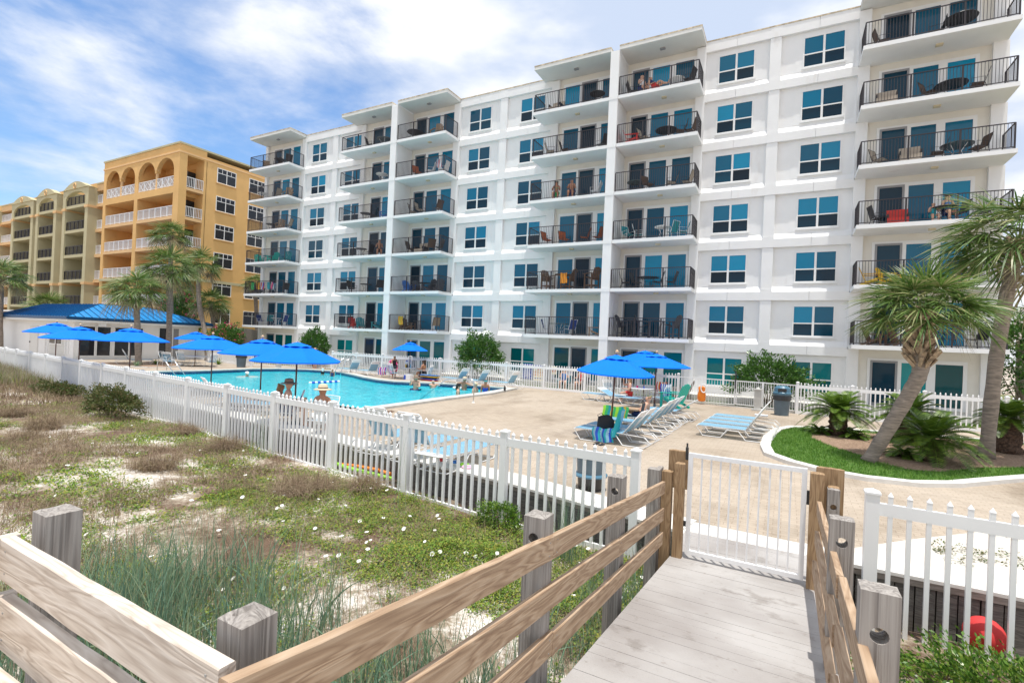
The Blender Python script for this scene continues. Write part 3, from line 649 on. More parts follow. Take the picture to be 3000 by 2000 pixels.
for off, joints in ((0, (2.9,)), (.325, (4.35,)), (.62, (2.95,))):
    ys_ = [.80+(.0 if off == 0 else .05)]+list(joints)+[6.2]
    for a, b in zip(ys_[:-1], ys_[1:]):
        za = float(np.interp(a, [.8, 2.9, 6.22], [1.70, 1.425, 1.04]))-off*(1 if off == 0 else 1)+(.0); zb = float(np.interp(b, [.8, 2.9, 6.22], [1.70, 1.425, 1.04]))-off
        if off: zb += .03*(b/6.2)*off; 
        board(lr, (X, a+.002, za-.072), (X, b-.002, zb-.072), .04, .145, M['newwood'])
for (px, py, zt, hz) in ((-1.325, 2.88, 1.545, .13), (-1.345, 4.62, 1.42, .13), (-1.37, 6.28, 1.16, None)):
    wpost(lr, px, py, -.9, zt, .14, .14, (zt+.9-hz, .034) if hz else None)
wpost(lr, -1.43, 1.0, -.9, 1.73, .118, .12, None, dome=.012)
br = thing('boardwalk_railing', 'bleached timber railing and bench across the lower left corner', 'railing', (-2.2, .85, 0))
for zt, hh in ((1.71, .165), (1.47, .2)):
    board(br, (-2.8, .86, zt-hh/2), (-1.31, .86, zt-.015-hh/2), .05, hh, M['palewood'])
    board(br, (-2.83, .9, zt-hh/2), (-2.83, -1.0, zt-hh/2), .04, hh, M['palewood'])
board(br, (-2.8, .66, 1.27), (-1.9, .66, 1.27), .26, .045, M['palewood'], 'bench_plank')
board(br, (-2.8, .38, 1.27), (-1.9, .38, 1.27), .26, .045, M['palewood'], 'bench_plank')
wpost(br, -2.83, 1.03, -.9, 1.77, .135, .13, None)
rr = thing('boardwalk_railing', 'three board timber railing on bored grey posts along the right side of the ramp', 'railing', (.45, 3.5, 0))
for off in (0, .33, .66):
    for a, b in ((1.2, 3.75), (3.754, 6.2)):
        f = lambda y: float(np.interp(y, [0, 2.5, 6.2], [1.50, 1.335, 1.10]))-off*.93
        dx = off*.03
        board(rr, (.335-dx, a, f(a)-.07), (.345-dx, b, f(b)-.07), .042, .14, M['newwood'])
q1 = aty(2024, 1362, 2.78); q2 = aty(1936, 1196, 4.3); q3 = aty(1908, 1124, 6.25)
for (px, py, zt, hz) in ((q1.x, 2.84, q1.z, .19), (q2.x, 4.37, q2.z, .16)):
    wpost(rr, px, py, -.9, zt, .15, .12, (zt+.9-hz, .037))
wpost(rr, q3.x+.03, 6.31, -.9, q3.z, .11, .12, (q3.z+.72, .03))
# gate and the timber frame that holds it
gt = thing('gate', 'white metal bar gate standing closed at the end of the ramp', 'gate', (-1.01, 6.4, .2))
GX0, GX1, GZ0, GZ1 = -1.0, .235, .175, 1.385
mb = MB(); s = .05
mb.box(GX0, GX0+s, 6.38, 6.43, GZ0, GZ1); mb.box(GX1-s, GX1, 6.38, 6.43, GZ0, GZ1); mb.box(GX0+s, GX1-s, 6.382, 6.428, GZ1-s, GZ1-.001); mb.box(GX0+s, GX1-s, 6.382, 6.428, GZ0+.001, GZ0+s)
local(mb.build('frame', M['alu'], gt), gt)
mb = MB()
for i in range(10):
    c_ = GX0+s+(GX1-GX0-2*s)*(i+1)/11; mb.box(c_-.009, c_+.009, 6.396, 6.414, GZ0+s, GZ1-s)
local(mb.build('bars', M['alu'], gt), gt)
mb = MB(); mb.lathe([(.016, 0), (.018, .01), (.018, .15), (.011, .155), (.011, .2)], (GX0-.022, 6.4, GZ1-.09), 10)
local(mb.build('latch', M['darkpl'], gt), gt); local(MB().box(GX0-.03, GX0, 6.385, 6.415, .5, .56).build('hinge', M['darkpl'], gt), gt); local(MB().box(GX1, GX1+.03, 6.385, 6.415, 1.0, 1.15).build('strike_plate', M['darkpl'], gt), gt)
gp = thing('gate_post', 'brown timber post bundle holding the hinge side, left of the white gate', 'post', (-1.1, 6.35, -.8))
wpost(gp, -1.085, 6.36, -.9, 1.25, .11, .10, m=M['gatewood']); wpost(gp, -1.235, 6.38, -.9, 1.13, .12, .09, m=M['gatewood']); wpost(gp, -1.34, 6.44, -.9, 1.15, .06, .10)
wpost(gp, -1.14, 6.56, .9, 1.36, .24, .04, m=M['gatewood'], name='cross_board')
gp = thing('gate_post', 'brown timber post bundle on the latch side, right of the white gate', 'post', (.35, 6.3, -.8))
wpost(gp, .325, 6.34, -.9, 1.36, .13, .09, m=M['gatewood']); wpost(gp, .475, 6.34, -.9, 1.24, .1, .09, m=M['gatewood'])
wpost(gp, .45, 6.5, .9, 1.40, .26, .04, m=M['gatewood'], name='cross_board')
# ------------------------------------------------------------------ white apartment building
B = thing('apartment_building', 'seven storey white apartment building with stacks of black railed balconies', 'building', (-17, 30, 0))
def bpart(mb, name, m, parent=None):
    o = mb.build(name, m, parent or B)
    if (parent or B) is B: o.location = -B.location
    return o
LV = {k: 3.25+2.785*(k-2) for k in range(1, 8)}; LV[1] = .40; LV[8] = 19.95
ROOF = 19.98
bpart(MB().box(-43.1, 8.1, 30, 43, -.1, 19.85), 'wall', M['stucco'])
def win(x0, zb, teal, wdt=1.74, h=1.48):
    mb = MB(); f = .06; x1 = x0+wdt; y0, y1 = 29.945, 30.0; cx = (x0+x1)/2
    mb.box(x0-f, x0, y0, y1, zb-f, zb+h+f); mb.box(x1, x1+f, y0, y1, zb-f, zb+h+f)
    mb.box(x0, x1, y0, y1, zb+h, zb+h+f); mb.box(x0, x1, y0, y1, zb-f, zb); mb.box(cx-.05, cx+.05, y0, y1, zb, zb+h)
    zm = zb+h*.42; mb.box(x0, cx-.05, y0+.008, y1, zm-.03, zm+.03); mb.box(cx+.05, x1, y0+.008, y1, zm-.03, zm+.03)
    mb.box(x0-f-.04, x1+f+.04, 29.90, 29.99, zb-f-.07, zb-f)
    w_ = bpart(mb, 'window', M['trim'])
    for a, b, c, d in ((x0, cx-.05, zm+.03, zb+h), (cx+.05, x1, zm+.03, zb+h), (x0, cx-.05, zb, zm-.03), (cx+.05, x1, zb, zm-.03)):
        m = M['tealrefl'] if teal else (M['glass'] if c > zm else M['glassdark'])
        yy = 29.978 if c > zm else 29.985
        p = MB(); p.add([(0, 0, 0), (b-a, 0, 0), (b-a, 0, d-c), (0, 0, d-c)], [(0, 1, 2, 3)]); o = p.build('pane', m, w_); o.location = (a, yy, c)
WB = [(-37.65, (-36.91, -32.86), (-34.28, -33.72), -31.0), (-21.3, (-20.54, -16.40), (-17.98, -17.43), -14.1), (-4.65, (-3.92, .20), (-1.40, -.87), 2.55)]
for xl, wins, pil, xr in WB:
    for k in range(1, 8):
        L = LV[k]
        for x0 in wins:
            mb = MB(); mb.box(x0-.42, x0+1.74+.42, 29.988, 30, L+.22, L+2.24); bpart(mb, 'window_surround', M['stucco'])
            win(x0, L+.43, k == 1)
    for k in range(2, 9):
        L = LV[k]; a, b = xl, pil[0]; segs = [(xl, pil[0]), (pil[1], xr)]
        for a, b in segs:
            for u, v in ((a, (a+b)/2-.006), ((a+b)/2+.006, b)):
                if k < 8: pr = [(30, L+.18), (29.81, L-.12), (29.81, L-.56), (30, L-.56)]
                else: pr = [(30, ROOF), (29.81, ROOF), (29.81, ROOF-.56), (30, ROOF-.56)]
                bpart(MB().prism(pr, 'x', u, v), 'spandrel_ledge', M['stucco'])
    mb = MB()
    for k in range(1, 9):
        z0 = (LV[k-1]+.02) if k > 1 else -.1; z0 = LV[k-1]+.02 if k > 1 else -.1
        mb.box(pil[0], pil[1], 29.83, 30, z0 if k > 1 else -.1, LV[k]-.57 if k < 8 else ROOF-.57)
        mb.box(pil[0]-.005, pil[1]+.005, 29.80, 30, LV[k]-.56 if k < 8 else ROOF-.56, LV[k]+.01 if k < 8 else ROOF)
    bpart(mb, 'pilaster', M['stucco'])
    bpart(MB().box(xl, xr, 29.79, 30.2, ROOF, ROOF+.07), 'roof_edge', M['edge'])
# balconies: x range, fin side, columns, door panels
YB = 28.2
ST = [('left end stack', -43.05, -37.68, [(-43.1, -42.75), (-38.1, -37.62)], [('g', -40.74, -39.75), ('s', -41.97, -40.93), ('g', -39.43, -38.5)], (-42.05, -38.3), None),
      ('second stack', -31.55, -26.38, [(-31.0, -30.55)], [('s', -29.77, -28.75), ('g', -28.58, -27.6), ('g', -27.3, -26.5)], (-29.9, -26.4), 'R'),
      ('third stack', -25.78, -21.36, [(-21.85, -21.28)], [('s', -25.4, -24.42), ('g', -24.2, -23.2), ('g', -22.88, -21.92)], (-25.5, -21.88), 'L'),
      ('fourth stack', -14.6, -9.68, [(-14.12, -13.58)], [('g', -13.21, -12.21), ('s', -12.06, -11.02), ('g', -10.7, -9.8)], (-13.32, -9.7), 'R'),
      ('fifth stack', -9.12, -4.66, [(-5.12, -4.62)], [('s', -8.80, -7.83), ('g', -7.61, -6.63), ('g', -6.29, -5.29)], (-8.9, -5.15), 'L'),
      ('right end stack', 2.58, 8.05, [(2.54, 3.03), (7.57, 8.12)], [('s', 3.55, 4.58), ('g', 4.75, 5.69), ('g', 6.02, 7.0)], (3.42, 7.15), None)]
for nm, x0, x1, cols, doors, (d0, d1), fin in ST:
    for a, b in cols:
        mb = MB()
        for k in range(1, 8): mb.box(a, b, 29.80, 30, LV[k]-.1, LV[k+1]-.19 if k < 7 else ROOF-.2)
        bpart(mb, 'corner_column', M['stucco'])
    wa, wb_ = (cols[0][1] if cols[0][0] < x0+.6 else x0), (cols[-1][0] if cols[-1][1] > x1-.6 else x1)
    bpart(MB().box(max(wa, x0), min(wb_, x1), 29.985, 30, -.05, 19.8), 'recess_wall', M['cream'])
    for k in range(1, 8):
        L = LV[k]; hz = L+2.27
        # door set
        mb = MB(); y0, y1 = 29.93, 29.985
        mb.box(d0, d1, y0, y1, hz-.09, hz); 
        xs_ = sorted([(a, b) for t, a, b in doors]); edges = [d0]+[v for p in xs_ for v in p]+[d1]
        for i in range(0, len(edges), 2): mb.box(edges[i], edges[i+1], y0, y1, L, hz-.09)
        for t, a, b in doors:
            mb.box(a, b, y0+.01, y1, L, L+.14); mb.box(a, b, y0+.01, y1, hz-.17, hz-.09)
        df = bpart(mb, 'sliding_door', M['trim']); 
        swap = (k*7+int(x0)) % 3 == 0
        for i, (t, a, b) in enumerate(doors):
            if t == 's':
                m2 = MB(); m2.box(a-.02, a+.07, y0-.02, y0+.01, L+.02, hz-.1); m2.box(b-.07, b+.02, y0-.02, y0+.01, L+.02, hz-.1); m2.box(a+.07, b-.07, y0-.02, y0+.01, hz-.2, hz-.1); m2.box(a+.07, b-.07, y0-.02, y0+.01, L+.02, L+.14)
                m2.build('screen_frame', M['greyframe'], df)
            p = MB(); h = hz-.17-L-.14; p.add([(0, 0, 0), (b-a, 0, 0), (b-a, 0, h), (0, 0, h)], [(0, 1, 2, 3)])
            mm = M['glassdark'] if t == 's' else (M['tealrefl'] if k == 1 else M['glass'])
            o = p.build('pane', mm, df); o.location = (a, y0+.022, L+.14)
        if k > 1:
            bal = bpart(MB().box(x0, x1, YB, 29.99, L-.19, L), 'balcony', M['stucco'])
            # railing
            mb = MB(); rx0, rx1, ry = x0+(.08 if fin != 'L' else .03), x1-(.08 if fin != 'R' else .03), YB+.07
            def run(p, q):
                d = (Vector(q)-Vector(p)); n = int(d.length/.115); t = d.normalized()
                mb.bar((p[0], p[1], L+1.1), (q[0], q[1], L+1.1), .045, .035); mb.bar((p[0], p[1], L+.09), (q[0], q[1], L+.09), .03, .03)
                for i in range(1, n): c = Vector(p)+d*(i/n); mb.bar((c.x, c.y, L+.1), (c.x, c.y, L+1.09), .016, .016, (t.x, t.y, 0))
            run((rx0, ry), (rx1, ry))
            ends = []
            if fin != 'L': run((rx0, ry), (rx0, 29.72)); ends += [(rx0, 29.7)]
            if fin != 'R': run((rx1, ry), (rx1, 29.72)); ends += [(rx1, 29.7)]
            for px in [rx0, rx1, rx0+(rx1-rx0)/3, rx0+(rx1-rx0)*2/3]: mb.box(px-.025, px+.025, ry-.02, ry+.03, L, L+1.1)
            for px, py in ends: mb.box(px-.02, px+.02, py-.02, py+.02, L, L+1.1)
            mb.build('railing', M['rail'], bal)
            lamp = MB(); cx = (x0+x1)/2+.2; lamp.box(cx-.13, cx+.13, 28.95, 29.12, L-.27, L-.19); lamp.build('ceiling_lamp', M['lamp'], bal)
    mb = MB(); mb.box(x0-.02, x1+.02, YB-.02, 29.99, ROOF-.16, ROOF+.03); can = bpart(mb, 'roof_canopy', M['soffit'])
    bpart(MB().box(x0-.03, x1+.03, YB-.03, 30.2, ROOF+.03, ROOF+.11), 'roof_edge', M['edge'])
    mb = MB(); cx = (x0+x1)/2; mb.box(cx-.14, cx+.14, 28.95, 29.12, ROOF-.24, ROOF-.16); mb.build('ceiling_lamp', M['greyframe'], can)
for a, b in ((-26.36, -25.80), (-9.66, -9.14)):
    mb = MB()
    for k in range(1, 8): mb.box(a, b, YB-.02, 29.99, (LV[k]+.012) if k > 1 else -.05, LV[k+1]-.19 if k < 7 else ROOF-.17); mb.box(a-.004, b+.004, YB-.035, 29.99, LV[k]-.19, LV[k]+.01)
    bpart(mb, 'fin_wall', M['stucco'])
# ------------------------------------------------------------------ orange building on the left
OB = thing('apartment_building', 'orange stucco condominium with arched top floor loggias beyond the palms', 'building', (-75, 30, 0))
def opart(mb, name, m, parent=None):
    o = mb.build(name, m, parent or OB)
    if (parent or OB) is OB: o.location = -OB.location
    return o
OL = [17.25, 14.2, 11.15, 8.1, 5.05, 2.0, -1.0]; OX = -54.9; OY = 28.5
opart(MB().box(-112, OX, 31.2, 48, -1, 21.0), 'wall', M['orange'])
def arch_panel(x0, x1, zt, zspring, ztop, y0, y1, n=14):
    """wall piece with a half round opening below it"""
    r = (x1-x0)/2; cx = (x0+x1)/2; hh = min(r, ztop-zspring)
    pts = [(x0, zt), (x0, zspring)]+[(cx-r*math.cos(PI*i/n), zspring+hh*math.sin(PI*i/n)) for i in range(1, n)]+[(x1, zspring), (x1, zt)]
    mb = MB(); return mb.prism(pts, 'y', y0, y1)
def whiterail(x0, x1, z, y, dark=False, cross=False, axis='x'):
    mb = MB(); P = (lambda u, zz: (u, y, zz)) if axis == 'x' else (lambda u, zz: (y, u, zz))
    mb.bar(P(x0, z+1.08), P(x1, z+1.08), .06, .06); mb.bar(P(x0, z+.12), P(x1, z+.12), .05, .05)
    n = max(2, int((x1-x0)/.16)) if not dark else max(2, int((x1-x0)/.22))
    for i in range(n+1):
        u = x0+(x1-x0)*i/n; mb.bar(P(u, z+.12), P(u, z+1.06), .035, .035)
    for i in range(int((x1-x0)/1.2)+2):
        u = x0+(x1-x0)*i/(int((x1-x0)/1.2)+1); mb.bar(P(u, z), P(u, z+1.1), .08, .08)
    if cross:
        k = max(1, int((x1-x0)/.8))
        for i in range(k):
            a = x0+(x1-x0)*i/k; b = x0+(x1-x0)*(i+1)/k; mb.bar(P(a, z+.15), P(b, z+1.0), .04, .04); mb.bar(P(b, z+.15), P(a, z+1.0), .04, .04)
    return mb
# main pavilion: two bays, twin arches on top
opart(MB().box(-70.6, OX, OY, 31.2, 19.95+.55, 21.5), 'parapet', M['orange'])
opart(MB().box(-70.7, OX+.08, OY-.08, 44, 21.5, 21.68), 'cornice', M['sage'])
opart(MB().box(-70.7, OX+.06, OY-.06, 44, 20.62, 20.78), 'string_course', M['peach'])
opart(MB().box(-70.6, OX+.06, OY-.06, 44, 7.75, 8.05), 'string_course', M['sage'])
opart(MB().box(-70.6, -70.0, OY, 31.2, -1, 20.5), 'pier', M['orange']); opart(MB().box(-63.6, -62.9, OY, 31.2, -1, 20.5), 'pier', M['orange'])
opart(MB().box(-55.9, OX, OY, 29.25, -1, 20.5), 'pier', M['orange']); opart(MB().box(-56.4, OX, 30.95, 31.25, -1, 20.5), 'pier', M['orange'])
for a, b in ((-70.0, -63.6), (-62.9, -55.9)):
    c = (a+b)/2
    for u, v in ((a, c-.15), (c+.15, b)): opart(arch_panel(u, v, 20.5, 18.95, 20.35, OY, OY+.4), 'arch', M['orange'])
    o = MB(); o.lathe([(.2, 0), (.16, .1), (.15, 1.9), (.24, 2.05), (.24, 2.2)], (c, OY+.2, 17.25), 10); opart(o, 'column', M['peach'])
    opart(MB().box(c-.16, c+.16, OY, OY+.4, 18.95, 20.5), 'pier', M['orange'])
    for i, L in enumerate(OL[:-1]):
        opart(MB().box(a, b, OY, 31.2, L-.32 if i else L-.7, L), 'floor_slab', M['orange'] if i == 0 else M['peach'])
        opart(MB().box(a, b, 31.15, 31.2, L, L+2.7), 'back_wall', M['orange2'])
        opart(MB().box(b-1.9, b-.7, 31.08, 31.14, L+.05, L+2.1), 'door', M['glassblack'])
        opart(whiterail(a, b, L, OY+.12, cross=(i == 0)), 'railing', M['alu'])
for i, L in enumerate(OL[:-1]):
    opart(MB().box(-55.9, OX, 29.25, 30.95, L-.3, L), 'floor_slab', M['peach']); opart(whiterail(29.25, 30.95, L, OX-.06, axis='y'), 'railing', M['alu'])
    opart(MB().box(-56.5, -56.4, 29.3, 30.9, L+.02, L+2.1), 'door', M['glassblack'])
    for y0, sw in ((32.4, 2.0), (36.1, 2.0), (40.3, 2.0)):
        z0, z1 = L+.3-.08, L+1.75; mb = MB(); f = .07
        z0 = L+1.45-.0; z1 = L+2.93
        z0 -= 0; zz0, zz1 = z0, z1
        mb.box(OX, OX+.05, y0-f, y0+sw+f, zz0-f, zz0); mb.box(OX, OX+.05, y0-f, y0+sw+f, zz1, zz1+f)
        for yy in (y0-f, y0+sw/2-f/2, y0+sw): mb.box(OX, OX+.048, yy, yy+f, zz0, zz1)
        zm = zz0+(zz1-zz0)*.68; mb.box(OX, OX+.04, y0, y0+sw, zm-.03, zm+.03)
        for yy in (y0+sw*.25, y0+sw*.75): mb.box(OX, OX+.036, yy-.02, yy+.02, zm, zz1)
        wf = opart(mb, 'window', M['trim'])
        p = MB(); p.box(OX+.002, OX+.02, y0, y0+sw, zz0, zz1); p.build('pane', M['glassblack'], wf)
        s_ = MB(); s_.box(OX, OX+.12, y0-.15, y0+sw+.15, zz0-f-.08, zz0-f); s_.build('sill', M['peach'], wf)
# lower wings to the left: sage arched bays with dark railings, narrow recesses between
def sage_bay(x0, x1, top, yf=28.35):
    p = .75; opart(MB().box(x0, x0+p, yf, 31.2, -1, top), 'pier', M['sage']); opart(MB().box(x1-p, x1, yf, 31.2, -1, top), 'pier', M['sage'])
    for xx in (x0, x1-p):
        for L in (OL[0]-.1, OL[3]-.2): opart(MB().box(xx-.08, xx+p+.08, yf-.08, 31, L-.45, L-.15), 'pier_band', M['peach'])
    a, b = x0+p, x1-p; cx = (x0+x1)/2; n = 14; zs = top-1.25
    ap = [(a, top), (a, zs)]+[(cx-(b-a)/2*math.cos(PI*i/n), zs+.95*math.sin(PI*i/n)) for i in range(1, n)]+[(b, zs), (b, top)]
    opart(MB().prism(ap, 'y', yf, yf+.5), 'arch', M['sage'])
    pd = [(x0-.15, top)]+[(x0+.5+(x1-x0-1)*i/10, top+.15+.75*math.sin(PI*i/10)) for i in range(11)]+[(x1+.15, top)]
    opart(MB().prism(pd, 'y', yf-.1, yf+.6), 'pediment', M['sage'])
    r = MB(); r.tube([(cx+.3*math.cos(t), yf-.12, top+.35+.3*math.sin(t)) for t in np.linspace(0, 2*PI, 15)], .07, 6); opart(r, 'medallion', M['peach'])
    for i, L in enumerate(OL[:-1]):
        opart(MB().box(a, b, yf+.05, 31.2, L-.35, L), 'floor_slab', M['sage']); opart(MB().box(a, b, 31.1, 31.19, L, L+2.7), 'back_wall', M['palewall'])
        opart(whiterail(a, b, L, yf+.2, dark=True), 'railing', M['rail'])
def recess(x0, x1, top):
    opart(MB().box(x0, x1, 29.2, 31.2, top-.8, top), 'parapet', M['peach']); opart(MB().box(x0, x1, 29.1, 31.3, top, top+.14), 'cornice', M['sage'])
    for i, L in enumerate(OL[:-1]):
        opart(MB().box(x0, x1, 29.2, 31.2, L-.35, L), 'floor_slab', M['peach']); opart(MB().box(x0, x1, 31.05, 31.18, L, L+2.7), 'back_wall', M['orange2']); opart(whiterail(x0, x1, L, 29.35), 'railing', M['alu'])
for a, b in ((-80.6, -73.9), (-88.5, -82.4), (-96.6, -89.4), (-111, -103.4)): sage_bay(a, b, 19.2 if a > -90 else 19.0)
for a, b in ((-73.9, -70.6), (-82.4, -80.6), (-89.4, -88.5), (-103.4, -96.6)): recess(a, b, 19.6)
# ------------------------------------------------------------------ clubhouse with the blue roof
CB = thing('clubhouse', 'low white pool house with a blue standing seam metal roof, left of the pool', 'building', (-49, 21, 0))
def cpart(mb, name, m, parent=None):
    o = mb.build(name, m, parent or CB)
    if (parent or CB) is CB: o.location = -CB.location
    return o
cpart(MB().box(-60, -46.6, 17.4, 26.4, -.05, 3.0), 'wall', M['stucco'])
H = (-46.0, 16.75, 3.17); E_ = (-46.0, 27.3, 3.17); R1 = (-49.3, 20.0, 4.35); R2 = (-49.3, 23.6, 4.35); W1 = (-60, 16.75, 3.17); R0 = (-60, 20.0, 4.35); W2 = (-60, 27.3, 3.17)
mb = MB(); mb.add([H, E_, R2, R1], [(0, 1, 2, 3)]); mb.add([W1, H, R1, R0], [(0, 1, 2, 3)]); mb.add([E_, W2, R0, R2], [(0, 1, 2), (0, 2, 3)])
mb.add([W1, (-64, 16.75, 2.2), (-64, 20.0, 3.2), R0], [(0, 3, 2, 1)])
rf_ = cpart(mb, 'roof', M['roofblue']); fixn(rf_)
mb = MB()
def seam(p, q): mb.bar(Vector(p)+Vector((0, 0, .02)), Vector(q)+Vector((0, 0, .02)), .03, .05)
nn = 21
for i in range(1, nn):
    y = H[1]+(E_[1]-H[1])*i/nn
    if y < R1[1]: t = (y-H[1])/(R1[1]-H[1])
    elif y > R2[1]: t = (E_[1]-y)/(E_[1]-R2[1])
    else: t = 1
    seam((H[0], y, H[2]), (H[0]+(R1[0]-H[0])*t, y, H[2]+(R1[2]-H[2])*t))
for i in range(1, 28):
    x = H[0]-.5*i; t = min(1, (H[0]-x)/(H[0]-R1[0])); seam((x, H[1], H[2]), (x, H[1]+(R1[1]-H[1])*t, H[2]+(R1[2]-H[2])*t))
seam(H, R1); seam(R1, R2); seam(E_, R2); mb.build('seams', M['fascia'], rf_)
mb = MB(); mb.box(-45.98, -45.93, 16.7, 27.35, 2.99, 3.19); mb.box(-60, -45.98, 16.68, 16.73, 2.99, 3.19); mb.bar((-60, 16.7, 3.09), (-64, 16.7, 2.1), .05, .2); mb.bar((-64, 16.7, 2.12), (-64, 20, 3.1), .05, .2); mb.build('fascia', M['fascia'], rf_)
mb = MB(); mb.box(-60, -46.02, 16.76, 27.3, 2.82, 2.97); mb.bar((-60, 18, 2.9), (-64, 18, 1.95), 2.4, .1); mb.build('soffit', M['trim'], rf_)
def cwin(y0, y1, z0, z1, m=None, name='window'):
    mb = MB(); x = -46.6; f = .07
    mb.box(x, x+.05, y0-f, y1+f, z1, z1+f); mb.box(x, x+.05, y0-f, y1+f, z0-f, z0); mb.box(x, x+.05, y0-f, y0, z0, z1); mb.box(x, x+.05, y1, y1+f, z0, z1)
    o = cpart(mb, name, M['trim']); p = MB(); p.box(x+.002, x+.02, y0, y1, z0, z1); p.build('pane', m or M['glassclub'], o); return o
cwin(17.72, 18.68, .3, 2.5); cwin(18.84, 19.7, .3, 2.5); cwin(20.0, 20.95, .3, 2.5); cwin(21.1, 21.95, .3, 2.5)
cwin(23.2, 24.15, .05, 2.62, name='door'); cwin(24.3, 24.75, .05, 2.62, M['greyframe'], name='door')
mb = MB(); mb.box(-46.3, -46.1, 18.75, 19.2, 2.55, 2.82); cpart(mb, 'flood_lamp', M['trim'])
# shaded side: siding, louvred shutters, a small window and a door
mb = MB()
for i in range(14): mb.box(-50.6, -48.0, 17.36, 17.4, .1+i*.17, .25+i*.17)
cpart(mb, 'siding', M['soffit'])
for x0 in (-51.4, -47.9):
    mb = MB(); mb.box(x0, x0+.1, 17.33, 17.4, .3, 2.5); mb.box(x0+.5, x0+.6, 17.33, 17.4, .3, 2.5)
    for i in range(15): mb.box(x0+.1, x0+.5, 17.34, 17.38, .35+i*.145, .42+i*.145)
    cpart(mb, 'louvred_shutter', M['trim'])
mb = MB(); mb.box(-50.5, -48.3, 17.31, 17.36, 1.0, 2.45); wf = cpart(mb, 'window', M['trim'])
for a in (-50.4, -49.3): p = MB(); p.box(a, a+.9, 17.295, 17.308, 1.1, 2.35); p.build('pane', M['glassclub'], wf)
mb = MB(); mb.box(-54.2, -52.7, 17.33, 17.4, .05, 2.35); dd = cpart(mb, 'door', M['soffit']); mb = MB().box(-54.1, -54.0, 17.28, 17.33, 1.0, 1.12); mb.build('handle', M['darkpl'], dd)
# ------------------------------------------------------------------ board fences
def bfence(name, label, p, q, z0, z1, gap, scallop=0, top=None, loc=None):
    t = thing(name, label, 'fence', (p[0], p[1], z0)); p = Vector(p); q = Vector(q); d = q-p; n = int(d.length/.16); mb = MB(); dr_ = d.normalized(); nrm = Vector((-dr_.y, dr_.x))
    for i in range(n):
        a = p+d*(i/n); b = a+dr_*(.145-gap); z = z1(i/n) if callable(z1) else z1
        off = .02*(i % 2)
        mb.add([(a.x, a.y, z0), (b.x, b.y, z0), (b.x+nrm.x*.025, b.y+nrm.y*.025, z0), (a.x+nrm.x*.025, a.y+nrm.y*.025, z0), (a.x, a.y, z), (b.x, b.y, z), (b.x+nrm.x*.025, b.y+nrm.y*.025, z), (a.x+nrm.x*.025, a.y+nrm.y*.025, z)],
               [(0, 3, 2, 1), (4, 5, 6, 7), (0, 1, 5, 4), (1, 2, 6, 5), (2, 3, 7, 6), (3, 0, 4, 7)])
    o = mb.build('boards', M['fencewood'], t); o.location = -t.location
    if top:
        mb = MB(); mb.bar((p.x, p.y, top), (q.x, q.y, top+.05), .2, .14); o = mb.build('cap', M['trim'], t); o.location = -t.location
    return t
bfence('board_fence', 'tall grey board fence with a white cap at the far left edge', (-100, 20.2), (-60, 20.0), -.1, 3.55, .0, top=3.65)
bfence('board_fence', 'scalloped grey board fence between the oleander and the white building', (-48.5, 30.2), (-43.2, 30.0), 0, lambda t: 2.72+.25*math.sin(PI*t), .004)
mb = MB().box(-48.3, -45.2, 28.6, 28.9, 0, 1.75); mb.box(-48.4, -45.1, 28.55, 28.95, 1.75, 1.82); tag(mb.build('screen_wall', M['steel']), 'low grey wall in front of the scalloped board fence', 'wall')
